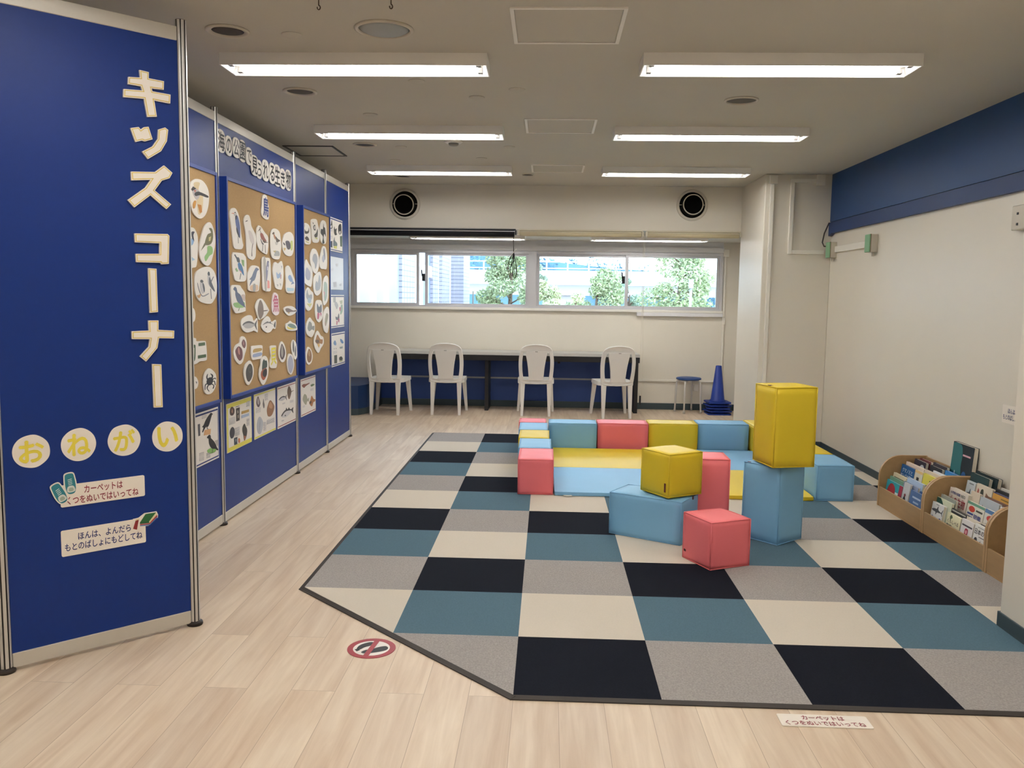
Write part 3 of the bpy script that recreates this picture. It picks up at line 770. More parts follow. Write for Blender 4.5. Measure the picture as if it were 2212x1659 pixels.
 (3,'cutout of two dark grebes, leftmost of the top row, far board',[(3543,1866),(3649,1872),(3714,1853),(3737,1799),(3727,1729),(3594,1719),(3539,1749),(3517,1806)],[('3b3532',[(3579,1828),(3598,1814),(3663,1819),(3686,1846),(3691,1819),(3662,1801),(3581,1795)]),('4f4640',[(3579,1761),(3629,1778),(3686,1763),(3677,1747),(3611,1749)]),('c9c68a',[(3595,1744),(3693,1734),(3685,1729),(3611,1733)]),('3b3532',[(3554,1855),(3580,1864),(3575,1846),(3560,1838)])]),
 (3,'cutout of two dark diving birds, second in the top row of the far board',[(3775,1915),(3906,1927),(3950,1895),(3993,1837),(3972,1759),(3821,1744),(3779,1770),(3764,1838),(3757,1884)],[('3f3c3a',[(3817,1866),(3869,1882),(3879,1842),(3833,1841)]),('d7d2cc',[(3837,1865),(3866,1872),(3868,1851),(3844,1848)]),('463f3b',[(3844,1802),(3903,1825),(3939,1857),(3934,1799),(3866,1786)]),('3f3c3a',[(3794,1895),(3825,1894),(3821,1881)]),('cfca72',[(3848,1781),(3928,1789),(3928,1774)])]),
 (3,'black cormorant cutout with spread wings, rightmost of the top row on the far board',[(4107,1938),(4193,1926),(4216,1859),(4198,1773),(4139,1751),(4046,1759),(4001,1809),(4013,1877),(4041,1918)],[('343130',[(4116,1915),(4128,1886),(4162,1879),(4189,1812),(4142,1833),(4112,1797),(4140,1760),(4073,1756),(4094,1806),(4029,1830),(4045,1865),(4090,1864),(4106,1889)])]),
 (3,'pale grey duck cutout, large oval in the second row of the far board',[(3819,1697),(3898,1688),(3968,1634),(3966,1567),(3910,1517),(3857,1506),(3788,1527),(3722,1590),(3724,1646),(3767,1685)],[('a3a6b0',[(3809,1650),(3879,1658),(3923,1622),(3894,1564),(3858,1544),(3842,1581),(3782,1607)])]),
 (3,'tall pale duck cutout with dark neck touching the right edge of the far board',[(4101,1733),(4177,1723),(4214,1660),(4201,1560),(4114,1550),(4011,1554),(3976,1601),(4005,1655),(4053,1711)],[('8f8f9f',[(4119,1719),(4147,1691),(4155,1633),(4126,1631),(4100,1699)]),('b6b6c6',[(4097,1601),(4060,1628),(4099,1664),(4136,1632)])]),
 (3,'pale lilac duck cutout with pointed ends at left of the far board',[(3614,1606),(3687,1575),(3771,1541),(3786,1485),(3749,1409),(3698,1406),(3567,1430),(3545,1479),(3556,1552)],[('b0b0c2',[(3620,1545),(3686,1529),(3727,1502),(3700,1455),(3617,1458),(3586,1494)])]),
 (3,'pale cutout of two upright grey ducks in the middle of the far board',[(3964,1524),(4028,1510),(4050,1443),(4024,1369),(3922,1337),(3834,1354),(3801,1415),(3821,1481)],[('a9b0b9',[(3973,1499),(4008,1461),(3997,1393),(3887,1373),(3853,1406),(3890,1449),(3934,1436)])]),
 (3,'long narrow green and pink flower bird cutout at right edge of the far board',[(4179,1500),(4247,1481),(4254,1386),(4232,1300),(4124,1258),(4077,1286),(4067,1384),(4102,1468)],[('a9bdb4',[(4120,1444),(4206,1430),(4204,1335),(4134,1290),(4108,1360)]),('d9a4b4',[(4099,1370),(4137,1365),(4126,1325)])]),
 (3,'grey bird cutout over yellow green grass at left of the far board',[(3639,1398),(3731,1373),(3795,1350),(3787,1274),(3726,1233),(3633,1222),(3569,1262),(3556,1349)],[('a3a5ad',[(3622,1381),(3662,1340),(3747,1345),(3746,1308),(3661,1299),(3596,1326)]),('a8bccb',[(3645,1317),(3729,1312),(3711,1280),(3644,1285)]),('cfcd8c',[(3610,1276),(3753,1275),(3692,1247)])]),
 (3,'swallowtail butterfly cutout with pink wing tips on the far board',[(3957,1302),(4049,1287),(4084,1208),(4064,1159),(3970,1125),(3880,1149),(3846,1212),(3867,1288)],[('6a6d78',[(3906,1276),(3964,1244),(4033,1268),(4037,1209),(3972,1200),(3909,1211)]),('bb5c7c',[(3918,1201),(3975,1190),(3943,1151),(3907,1158)]),('bb5c7c',[(3987,1205),(4035,1194),(4017,1167)])]),
 (3,'faint brown insect cutout, long oval at right edge of the far board',[(4211,1246),(4269,1220),(4276,1128),(4234,1043),(4184,1031),(4098,1059),(4072,1129),(4103,1208)],[('a39d88',[(4180,1191),(4242,1175),(4197,1116),(4157,1087),(4135,1127)]),('cd9a9f',[(4129,1118),(4154,1112),(4138,1097)])]),
 (3,'grey black bream cutout with spiny fins at left of the far board',[(3690,1170),(3757,1147),(3826,1117),(3823,1055),(3753,1020),(3701,1020),(3602,1050),(3584,1097),(3613,1137)],[('8b8a84',[(3680,1140),(3739,1124),(3755,1100),(3811,1103),(3806,1067),(3746,1077),(3678,1065),(3628,1086),(3646,1118)])]),
 (3,'orange brown filefish cutout on the lower half of the far board',[(3913,1060),(4003,1018),(4078,1000),(4085,950),(4000,915),(3943,886),(3889,892),(3819,935),(3800,984),(3840,1035)],[('a47445',[(3903,1030),(3984,990),(4054,984),(4042,950),(3973,956),(3900,955),(3835,978),(3857,1001)]),('6a5440',[(3835,987),(3929,987),(3946,967),(3874,965)]),('dab05f',[(3891,955),(3973,951),(3945,923)])]),
 (3,'egg shaped cutout of a brown shell, lowest on the far cork board',[(3656,947),(3732,917),(3765,867),(3728,822),(3652,811),(3594,837),(3576,880),(3606,929)],[('8a6545',[(3664,933),(3723,903),(3738,864),(3712,833),(3652,828),(3611,854),(3613,896)]),('a88763',[(3661,921),(3697,900),(3688,872),(3646,885),(3638,908)])]),
 (1,'long tailed black and white bird cutout with orange leaves, top of the nearest cork board',[(1639,1929),(1708,1928),(1765,1903),(1787,1864),(1774,1806),(1733,1756),(1668,1730),(1601,1739),(1558,1770),(1545,1822),(1549,1889),(1589,1917)],[('d8c49c',[(1593,1904),(1667,1913),(1648,1875),(1704,1850),(1687,1770),(1641,1751),(1622,1817),(1602,1869)]),('bdb6ba',[(1569,1865),(1603,1878),(1664,1868),(1657,1840),(1622,1822),(1584,1840)]),('2f2c30',[(1596,1850),(1647,1866),(1769,1859),(1762,1848),(1669,1850),(1612,1839)]),('b56d62',[(1586,1868),(1619,1870),(1604,1855)]),('2f2c30',[(1556,1867),(1581,1884),(1620,1878),(1569,1860)]),('c88f42',[(1571,1794),(1594,1814),(1616,1812),(1597,1779),(1575,1774)]),('c2813c',[(1632,1800),(1678,1801),(1687,1765),(1658,1758)])]),
 (1,'blue wagtail cutout half hidden behind the front partition post',[(1550,1676),(1591,1670),(1623,1636),(1625,1582),(1603,1489),(1563,1474),(1514,1475),(1485,1529),(1490,1618),(1514,1664)],[('3b3d4f',[(1546,1651),(1585,1656),(1569,1639),(1577,1610),(1560,1609)]),('8eb0d6',[(1533,1621),(1571,1610),(1559,1591),(1531,1585)]),('b0cde2',[(1539,1527),(1582,1516),(1549,1507)])]),
 (1,'olive green bunting cutout above a green pine tuft on the nearest board',[(1773,1721),(1815,1711),(1850,1666),(1853,1609),(1818,1545),(1785,1505),(1742,1490),(1684,1501),(1645,1532),(1637,1582),(1669,1639),(1712,1693)],[('8cb673',[(1748,1593),(1809,1592),(1813,1559),(1769,1543),(1720,1512),(1703,1535),(1740,1560)]),('67633f',[(1771,1689),(1814,1688),(1824,1645),(1797,1610),(1730,1597),(1713,1610),(1751,1655),(1800,1668)]),('6d6850',[(1659,1565),(1707,1607),(1731,1602)]),('c9bd86',[(1765,1641),(1799,1649),(1786,1624),(1764,1620)])]),
 (1,'cutout of two grey tits on bare twigs, large round one on the nearest board',[(1724,1484),(1790,1482),(1844,1455),(1871,1402),(1864,1344),(1830,1310),(1773,1288),(1649,1299),(1594,1329),(1574,1374),(1583,1438),(1642,1468)],[('c9c6c8',[(1747,1447),(1771,1446),(1787,1429),(1788,1401),(1777,1379),(1756,1390),(1743,1414)]),('55585f',[(1745,1449),(1755,1459),(1769,1457),(1776,1443),(1759,1437),(1749,1441)]),('5d606b',[(1765,1431),(1784,1419),(1798,1401),(1838,1359),(1828,1356),(1782,1377),(1761,1398)]),('c9c6c8',[(1643,1399),(1674,1404),(1694,1386),(1699,1354),(1671,1342),(1646,1365)]),('55585f',[(1646,1407),(1658,1414),(1675,1413),(1685,1405),(1671,1399),(1653,1400)]),('5d606b',[(1673,1397),(1692,1390),(1702,1366),(1694,1348),(1681,1368)]),('8d8d95',[(1609,1398),(1620,1382),(1641,1352),(1674,1331),(1749,1344),(1748,1339),(1674,1326),(1634,1348),(1613,1379)]),('8d8d95',[(1777,1369),(1785,1369),(1793,1315),(1786,1314)]),('8d8d95',[(1786,1410),(1822,1435),(1827,1432),(1793,1405)]),('d3a878',[(1603,1333),(1624,1335),(1646,1340),(1642,1329),(1627,1319),(1612,1323)])]),
 (1,'white disc cutout almost hidden by the front post, below the two tits',[(1535,1270),(1562,1260),(1574,1233),(1564,1205),(1531,1195),(1498,1207),(1491,1234),(1507,1261)],[('9aa0a8',[(1522,1243),(1544,1238),(1537,1220)])]),
 (1,'black crab cutout in the lower part of the nearest cork board',[(1736,943),(1784,928),(1827,900),(1831,860),(1804,823),(1753,804),(1692,809),(1660,834),(1652,877),(1668,914),(1699,935)],[('2c2a30',[(1700,882),(1727,893),(1770,890),(1784,869),(1755,852),(1719,853),(1696,868)]),('2c2a30',[(1701,885),(1693,902),(1715,916),(1708,896),(1721,884)]),('2c2a30',[(1763,886),(1768,899),(1747,914),(1785,902),(1779,884)]),('2c2a30',[(1710,861),(1681,856),(1677,834),(1669,835),(1673,860),(1705,866)]),('2c2a30',[(1724,853),(1706,838),(1729,820),(1721,820),(1695,840),(1714,856)]),('2c2a30',[(1772,869),(1806,868),(1815,846),(1806,846),(1799,864),(1772,866)]),('2c2a30',[(1763,858),(1798,844),(1786,828),(1776,830),(1787,844),(1758,854)]),('2c2a30',[(1773,881),(1813,885),(1823,876),(1815,876),(1809,881),(1776,876)])]),
 (1,'white disc cutout mostly hidden by the front post, left of the black crab',[(1548,916),(1575,901),(1587,879),(1573,857),(1544,851),(1511,864),(1500,888),(1514,910)],[('6b7078',[(1552,890),(1571,886),(1566,874)])]),
]
SIGN_CUTOUTS = [
 ('white cutout lettered with the blue character for bird at top of the middle board',[(2669,1971),(2725,1972),(2745,1940),(2766,1908),(2769,1874),(2765,1831),(2735,1820),(2679,1822),(2633,1836),(2621,1860),(2636,1903),(2642,1945)],'鳥','2c3f86',(2656, 1839, 2761, 1957)),
 ('pinkish cutout lettered with the red character for fish on the middle board',[(2864,1355),(2920,1345),(2938,1327),(2946,1282),(2953,1222),(2914,1204),(2857,1206),(2807,1230),(2800,1274),(2816,1318),(2835,1344)],'魚','c4607c',(2824, 1226, 2944, 1339)),
 ('white cutout lettered with the yellow character for shellfish on the middle board',[(2756,1004),(2862,1003),(2876,991),(2870,961),(2877,913),(2895,893),(2879,855),(2842,852),(2768,859),(2741,875),(2747,910),(2767,938),(2755,974)],'貝','e0d23c',(2762, 878, 2875, 988)),
 ('white cutout lettered in green katakana for crab, partly behind the front post',[(1543,1116),(1576,1110),(1586,1096),(1684,1093),(1705,1078),(1713,1006),(1696,988),(1620,989),(1568,979),(1496,984),(1456,1033),(1460,1096),(1493,1116)],'カニ','4d6344',(1468, 996, 1696, 1101)),
]
TITLE = [
 ('海',2098,2201,120,124),
 ('の',2212,2194,97,109),
 ('公',2327,2203,108,114),
 ('園',2439,2202,117,126),
 ('で',2549,2189,103,103),
 ('見',2642,2147,126,122),
 ('ら',2736,2137,103,114),
 ('れ',2855,2147,128,133),
 ('る',2985,2148,121,133),
 ('生',3103,2149,134,142),
 ('き',3219,2143,112,135),
 ('物',3343,2150,127,141),
]
CHARTS = [
 ('white bird sheet of two black crows with a blue border, below the nearest cork board','blue',(1594,410,1976,703),[('d9a878',[(1778,599),(1865,593),(1857,564),(1765,571)]),('2a2629',[(1846,674),(1864,681),(1881,680),(1887,676),(1899,671),(1885,669),(1875,659),(1864,646),(1848,627),(1831,613),(1815,611),(1801,614),(1778,605),(1755,591),(1746,595),(1764,614),(1746,621),(1769,630),(1790,647),(1818,663)]),('2a2629',[(1814,613),(1819,601),(1834,596),(1817,598),(1807,613)]),('7fae5e',[(1809,482),(1865,484),(1929,468),(1922,454),(1864,454),(1820,465)]),('2a2629',[(1809,554),(1824,560),(1843,563),(1858,556),(1863,541),(1881,530),(1908,513),(1930,493),(1944,475),(1964,458),(1950,456),(1919,470),(1882,477),(1854,493),(1837,512),(1833,529),(1830,543),(1814,548)]),('6a6a55',[(1878,478),(1871,455),(1879,454),(1888,475)]),('55545c',[(1691,644),(1717,643),(1717,579),(1694,579)]),('b9b2ac',[(1918,516),(1960,516),(1962,477),(1945,485)]),('b5b0b2',[(1747,682),(1808,681),(1807,679),(1747,680)]),('b5b0b2',[(1746,675),(1807,674),(1807,672),(1746,673)]),('b5b0b2',[(1746,669),(1807,667),(1807,665),(1746,666)]),('b5b0b2',[(1700,485),(1760,481),(1760,478),(1700,482)]),('b5b0b2',[(1699,477),(1759,473),(1759,471),(1699,474)]),('b5b0b2',[(1699,469),(1759,465),(1759,463),(1699,467)]),('b5b0b2',[(1699,461),(1758,457),(1758,455),(1698,459)]),('b5b0b2',[(1698,454),(1758,450),(1758,447),(1698,451)]),('b5b0b2',[(1698,446),(1757,442),(1757,439),(1698,443)]),('b5b0b2',[(1796,467),(1845,464),(1845,461),(1795,464)]),('b5b0b2',[(1795,459),(1845,456),(1845,453),(1795,456)]),('b5b0b2',[(1795,451),(1844,448),(1844,445),(1795,449)]),('b5b0b2',[(1794,443),(1844,440),(1844,437),(1794,441)])]),
 ('shell sheet with a thick yellow border, leftmost of the two yellow edged sheets','yellow',(2101,409,2521,700),[('54403c',[(2193,675),(2226,656),(2225,634),(2199,622),(2161,629),(2154,653),(2167,671)]),('b98a76',[(2188,666),(2200,650),(2195,635),(2178,644)]),('3b3632',[(2255,657),(2315,656),(2310,577),(2255,577)]),('a0968a',[(2269,641),(2291,641),(2295,625),(2273,621)]),('8f8477',[(2272,612),(2295,615),(2298,595),(2276,593)]),('bd9a55',[(2345,626),(2475,622),(2474,607),(2344,609)]),('a9b6cf',[(2343,602),(2473,598),(2473,582),(2342,584)]),('4d4a52',[(2187,554),(2220,536),(2221,506),(2196,488),(2166,489),(2146,512),(2152,540)]),('3e3b37',[(2391,544),(2413,522),(2433,502),(2429,473),(2400,444),(2381,441),(2369,476),(2354,502),(2358,527)]),('b26e50',[(2378,471),(2410,463),(2398,445),(2379,442)]),('3d4650',[(2211,482),(2264,482),(2261,438),(2213,440)]),('7c8690',[(2226,474),(2252,471),(2251,456),(2229,457)]),('b7714f',[(2285,467),(2305,465),(2308,443),(2292,440),(2282,451)]),('4a4a4a',[(2249,667),(2309,666),(2309,663),(2248,664)]),('aaa6ad',[(2141,609),(2235,608),(2235,606),(2141,608)]),('aaa6ad',[(2141,602),(2235,601),(2235,599),(2141,601)]),('aaa6ad',[(2140,596),(2234,594),(2234,592),(2140,594)]),('aaa6ad',[(2140,589),(2234,587),(2234,585),(2140,587)]),('aaa6ad',[(2140,582),(2234,580),(2234,578),(2140,580)]),('aaa6ad',[(2139,575),(2233,572),(2233,571),(2139,573)]),('b4b0b6',[(2233,540),(2304,538),(2304,536),(2233,538)]),('b4b0b6',[(2233,534),(2304,531),(2304,530),(2233,532)]),('b4b0b6',[(2233,527),(2303,525),(2303,523),(2233,526)]),('b4b0b6',[(2232,521),(2303,518),(2303,517),(2232,519)]),('b4b0b6',[(2232,514),(2303,512),(2303,510),(2232,513)]),('b4b0b6',[(2232,508),(2302,505),(2302,504),(2232,506)]),('b4b0b6',[(2231,502),(2302,499),(2302,497),(2231,500)]),('b4b0b6',[(2231,495),(2302,492),(2302,491),(2231,494)]),('b4b0b6',[(2430,676),(2482,676),(2482,674),(2430,675)]),('b4b0b6',[(2430,670),(2482,670),(2482,668),(2430,669)]),('b4b0b6',[(2430,664),(2482,664),(2481,662),(2429,663)]),('b4b0b6',[(2429,658),(2481,658),(2481,656),(2429,657)]),('b4b0b6',[(2429,652),(2481,652),(2481,650),(2429,651)]),('b4b0b6',[(2429,647),(2481,646),(2481,644),(2429,645)]),('b4b0b6',[(2429,566),(2472,565),(2472,564),(2429,565)]),('b4b0b6',[(2429,560),(2472,559),(2471,557),(2429,558)]),('b4b0b6',[(2429,553),(2471,552),(2471,550),(2429,552)]),('b4b0b6',[(2428,547),(2471,545),(2471,544),(2428,545)]),('b4b0b6',[(2428,540),(2471,539),(2470,537),(2428,538)]),('b4b0b6',[(2428,533),(2470,532),(2470,530),(2428,532)]),('b4b0b6',[(2427,527),(2470,525),(2470,524),(2427,525)])]),
 ('shell sheet with a large brown shell and thin yellow edges, second below the middle board','thin_yellow',(2571,411,3001,703),[('5a4a50',[(2647,684),(2674,657),(2688,634),(2667,614),(2637,617),(2614,640),(2619,663)]),('a79ea0',[(2646,674),(2669,647),(2663,630),(2637,634),(2628,655)]),('75706f',[(2752,656),(2761,632),(2771,613),(2765,595),(2752,594),(2737,621),(2744,638)]),('966e50',[(2889,630),(2957,593),(2970,566),(2931,531),(2881,520),(2832,532),(2817,572),(2841,604)]),('b98e6d',[(2891,620),(2934,589),(2916,569),(2862,584),(2863,605)]),('b9bcc4',[(2674,548),(2719,521),(2737,491),(2711,449),(2674,433),(2634,447),(2615,488),(2632,530)]),('a6a9b3',[(2674,538),(2682,502),(2664,452),(2654,454),(2662,505)]),('aaa6ad',[(2603,609),(2694,607),(2694,605),(2603,607)]),('aaa6ad',[(2603,602),(2694,600),(2694,598),(2603,600)]),('aaa6ad',[(2602,595),(2694,593),(2694,591),(2602,593)]),('aaa6ad',[(2602,588),(2693,586),(2693,585),(2602,586)]),('aaa6ad',[(2602,581),(2693,579),(2693,578),(2602,580)]),('b4b0b6',[(2780,681),(2839,681),(2839,679),(2780,679)]),('b4b0b6',[(2779,675),(2838,675),(2838,673),(2779,673)]),('b4b0b6',[(2779,669),(2838,668),(2838,666),(2779,667)]),('b4b0b6',[(2779,662),(2838,662),(2838,660),(2779,660)]),('b4b0b6',[(2778,656),(2838,655),(2837,654),(2778,654)]),('b4b0b6',[(2778,650),(2837,649),(2837,647),(2778,648)]),('b4b0b6',[(2778,643),(2837,643),(2837,641),(2778,641)]),('aaa6ad',[(2812,504),(2967,500),(2967,499),(2812,503)]),('aaa6ad',[(2812,498),(2967,494),(2967,492),(2812,496)]),('aaa6ad',[(2812,492),(2967,487),(2967,486),(2812,490)]),('aaa6ad',[(2811,485),(2966,481),(2966,479),(2811,483)]),('aaa6ad',[(2811,479),(2966,474),(2966,472),(2811,477)]),('bcb8be',[(2748,498),(2790,496),(2790,494),(2748,496)]),('bcb8be',[(2747,491),(2790,490),(2790,488),(2747,490)]),('bcb8be',[(2747,485),(2790,483),(2790,482),(2747,483)]),('bcb8be',[(2747,479),(2789,477),(2789,475),(2747,477)]),('bcb8be',[(2747,472),(2789,471),(2789,469),(2747,471)]),('bcb8be',[(2746,466),(2789,464),(2789,463),(2746,464)]),('bcb8be',[(2746,460),(2789,458),(2788,456),(2746,458)]),('bcb8be',[(2746,453),(2788,452),(2788,450),(2746,452)]),('bcb8be',[(2745,447),(2788,445),(2788,443),(2745,445)])]),
 ('fish sheet with three fish and red lines, third below the middle board','red',(3043,407,3473,700),[('c3c0c2',[(3076,608),(3127,623),(3194,619),(3236,604),(3162,594),(3108,599)]),('4b4849',[(3069,608),(3115,623),(3188,624),(3230,611),(3151,618),(3097,611)]),('5a5758',[(3224,611),(3247,628),(3244,607),(3254,585),(3231,601)]),('6f5a4a',[(3308,683),(3352,657),(3364,632),(3337,600),(3308,586),(3277,615),(3273,654)]),('6f5a4a',[(3359,637),(3417,640),(3418,637),(3362,632)]),('d0cdcf',[(3133,488),(3183,504),(3270,508),(3359,496),(3319,478),(3230,467),(3157,474)]),('3f3c3d',[(3124,491),(3171,510),(3233,519),(3346,509),(3372,498),(3245,509),(3182,502),(3139,487)]),('3f3c3d',[(3359,504),(3405,515),(3398,497),(3405,472),(3374,490)]),('3f3c3d',[(3226,519),(3239,533),(3264,516)]),('3f3c3d',[(3276,517),(3302,527),(3327,510)]),('4a4748',[(3196,485),(3225,484),(3225,476),(3201,477)]),('bcb8be',[(3155,576),(3210,575),(3210,573),(3155,574)]),('bcb8be',[(3155,571),(3210,570),(3210,568),(3155,569)]),('bcb8be',[(3329,572),(3407,570),(3407,568),(3329,570)]),('bcb8be',[(3329,566),(3407,564),(3407,562),(3329,564)]),('bcb8be',[(3329,559),(3407,558),(3407,556),(3329,558)]),('bcb8be',[(3132,456),(3180,454),(3180,452),(3132,454)]),('bcb8be',[(3132,451),(3180,449),(3180,447),(3132,449)])]),
 ('fish sheet with four colourful fish and red lines, below the narrow far cork board','red',(3609,410,4019,700),[('8c5748',[(3635,651),(3678,659),(3750,653),(3838,653),(3838,647),(3734,636),(3698,628),(3663,636)]),('6d7d58',[(3875,630),(3929,635),(3987,626),(3959,619),(3897,617)]),('a5a592',[(3711,579),(3761,559),(3782,531),(3819,538),(3815,507),(3774,516),(3744,490),(3687,514),(3652,543),(3674,569)]),('a8703f',[(3902,543),(3955,511),(4002,503),(3993,487),(3947,486),(3907,457),(3847,482),(3836,500),(3863,513)]),('5b4633',[(3836,500),(3893,505),(3893,489),(3850,481)]),('bcb8be',[(3869,601),(3954,600),(3954,598),(3869,599)]),('bcb8be',[(3869,595),(3953,593),(3953,591),(3869,592)]),('bcb8be',[(3869,588),(3953,586),(3953,584),(3869,586)]),('c8c4ca',[(3650,494),(3707,492),(3707,490),(3650,492)]),('c8c4ca',[(3650,488),(3707,486),(3707,484),(3650,486)]),('c8c4ca',[(3650,483),(3707,481),(3707,479),(3650,481)])]),
 ('water bird sheet with a black and white border, topmost on the last partition panel','blue',(4452,1719,4960,2006),[('3c3836',[(4493,1951),(4520,1958),(4544,1935),(4576,1984),(4596,1944),(4595,1913),(4512,1906)]),('ddd8d2',[(4513,1927),(4585,1938),(4574,1914),(4522,1910)]),('3d3a38',[(4659,1934),(4691,1910),(4745,1925),(4733,1887),(4755,1872),(4689,1860),(4651,1886)]),('35322f',[(4823,1958),(4902,1973),(4917,1917),(4900,1888),(4832,1881),(4800,1918)]),('ddd8d2',[(4833,1905),(4890,1912),(4878,1887),(4839,1884)]),('8d4a40',[(4624,1810),(4662,1818),(4655,1791),(4627,1790)]),('6f7a80',[(4663,1842),(4677,1814),(4753,1797),(4752,1771),(4644,1759),(4619,1784)]),('cfcc72',[(4633,1764),(4752,1771),(4740,1746),(4643,1746)]),('44475a',[(4515,1796),(4588,1805),(4590,1748),(4518,1748)]),('54685a',[(4866,1864),(4939,1872),(4936,1776),(4875,1775)]),('c0bcbc',[(4481,1901),(4605,1906),(4605,1904),(4481,1899)]),('c0bcbc',[(4481,1893),(4605,1898),(4605,1895),(4481,1890)]),('c0bcbc',[(4481,1885),(4605,1890),(4605,1887),(4481,1882)]),('c0bcbc',[(4520,1845),(4614,1848),(4614,1846),(4520,1842)]),('c0bcbc',[(4520,1837),(4614,1840),(4614,1837),(4520,1834)]),('c0bcbc',[(4520,1828),(4614,1831),(4614,1829),(4520,1826)]),('c0bcbc',[(4520,1820),(4614,1823),(4613,1820),(4520,1818)])]),
 ('glossy sheet with painted window glare, faint drawings, second from top on the last partition panel','plain',(4493,1388,4983,1672),[('b9b6bd',[(4614,1452),(4722,1459),(4731,1411),(4634,1410)]),('c3c0c8',[(4533,1565),(4617,1573),(4616,1552),(4543,1550)]),('c3c0c8',[(4704,1614),(4792,1622),(4791,1595),(4714,1593)]),('b4b1ba',[(4832,1439),(4912,1446),(4911,1424),(4843,1423)])]),
 ('butterfly sheet with pink spots, third from top on the last partition panel','blue',(4509,1056,5007,1343),[('aeb0b2',[(4610,1321),(4696,1326),(4695,1275),(4619,1278)]),('b5b7bb',[(4662,1267),(4717,1283),(4782,1250),(4737,1218),(4694,1240)]),('b7bda8',[(4839,1291),(4947,1297),(4942,1265),(4873,1260)]),('c75c7d',[(4827,1233),(4872,1233),(4866,1197),(4837,1203)]),('9db3a2',[(4884,1249),(4946,1254),(4940,1193),(4870,1167),(4860,1194)]),('5c5e68',[(4691,1154),(4753,1145),(4803,1179),(4813,1129),(4712,1124)]),('b85878',[(4723,1115),(4756,1109),(4737,1077),(4716,1083)]),('b85878',[(4779,1136),(4824,1129),(4812,1097),(4783,1108)])]),
 ('small bird sheet with blue birds and two photographs, lowest on the last partition panel','blue',(4547,716,5028,1009),[('7f9bc0',[(4609,929),(4664,945),(4707,915),(4684,900),(4630,909)]),('5b7fb0',[(4853,949),(4922,937),(4975,909),(4921,904),(4864,924)]),('8f9ba0',[(4829,878),(4944,877),(4932,858),(4839,861)]),('4c4f47',[(4628,815),(4730,813),(4728,739),(4632,744)]),('3f4038',[(4810,783),(4883,789),(4934,768),(4906,748),(4825,754)]),('b5b58a',[(4814,758),(4929,752),(4917,739),(4825,743)]),('a8a3a2',[(4619,877),(4640,879),(4640,868)]),('a8a3a2',[(4684,876),(4706,877),(4701,864)]),('c0bcc4',[(4607,851),(4727,848),(4727,845),(4607,848)]),('c0bcc4',[(4607,843),(4727,840),(4727,838),(4607,841)]),('c0bcc4',[(4607,836),(4726,833),(4726,830),(4607,833)])]),
]
LETTERS = [
 ('large cream foam letter ki, topmost of the vertical heading on the front panel',[[(514,2160),(549,2158),(548,2136),(604,2135),(602,2102),(558,2100),(560,2091),(627,2090),(625,2056),(566,2058),(574,2000),(538,1994),(528,2058),(454,2052),(456,2082),(522,2088),(518,2101),(472,2101),(474,2128),(516,2133)]]),
 ('cream foam letter small tsu with slanted strokes, second of the vertical heading',[[(476,1946),(506,1954),(513,1946),(525,1956),(542,1960),(556,1915),(527,1903),(518,1906),(493,1897)],[(577,1955),(603,1966),(615,1958),(609,1915),(586,1875),(536,1840),(515,1866),(554,1890),(574,1920)]]),
 ('cream foam letter zu, third of the vertical heading',[[(473,1789),(561,1797),(595,1825),(627,1800),(615,1778),(586,1766),(559,1728),(619,1681),(600,1661),(542,1708),(482,1658),(458,1684),(524,1736),(543,1765),(474,1756)]]),
 ('cream foam letter ko shaped like an open box, below the gap in the vertical heading',[[(479,1564),(602,1569),(609,1562),(604,1455),(576,1452),(572,1458),(482,1457),(481,1489),(569,1493),(570,1531),(480,1530)]]),
 ('cream foam vertical dash between ko and na of the heading',[[(525,1437),(557,1436),(558,1271),(527,1268)]]),
 ('cream foam letter na, crossed shape near the bottom of the vertical heading',[[(520,1240),(559,1240),(558,1204),(618,1200),(616,1169),(559,1171),(552,1134),(508,1083),(485,1104),(519,1140),(524,1168),(458,1170),(458,1200),(521,1202)]]),
 ('cream foam vertical dash, lowest stroke of the heading',[[(530,1074),(565,1071),(566,904),(532,905)]]),
]
DISCS = [
 ('お','white paper disc with yellow letter o, leftmost of the row of four discs',107,782,60,59),
 ('ね','white paper disc with yellow letter ne, second from left of the four discs',262,790,59,60),
 ('が','white paper disc with yellow letter ga, third from left of the four discs',421,789,59,60),
 ('い','white paper disc with yellow letter i, rightmost of the four discs beside the aluminium post',584,787,59,59),
]
# ------------------------------------------------------------------ blue exhibition partition
XP = -1.775
def post_profile():
    pts = []
    R, r, g = .0208, .0150, 8
    for k in range(g):
        a = 2*math.pi*k/g
        for da, rr in ((-.30, R), (-.13, R), (-.12, r), (.12, r), (.13, R), (.30, R)):
            pts.append((rr*math.cos(a+da+math.pi/8), rr*math.sin(a+da+math.pi/8)))
    return pts
def partition_post(label, x, y, h=2.372):
    t = thing('partition_post', label, 'partition post', (x, y, 0), 0, 'grooved aluminium partition posts')
    b = MB(); b.prism(post_profile(), .018, h, ALU)
    for f in b.bm.faces:
        c = f.calc_center_median()
        if abs(f.normal.z) < .5 and math.hypot(c.x, c.y) < .0185:
            f.material_index = b.mi(ALUD)  # shade inside the grooves is put into this darker metal
    b.bm.normal_update(); b.build('grooved_column', t)
    b = MB(); b.prism(circ(.012, 12), .018, h-.001, ALUD); b.prism(circ(.019, 12), h-.0005, h+.002, ALUD); b.build('column_core', t)
    b = MB(); b.lathe([(.03, 0), (.032, .004), (.03, .014), (.02, .019)], mat('2a201b', .5, .4), n=24); b.build('foot_pad', t)
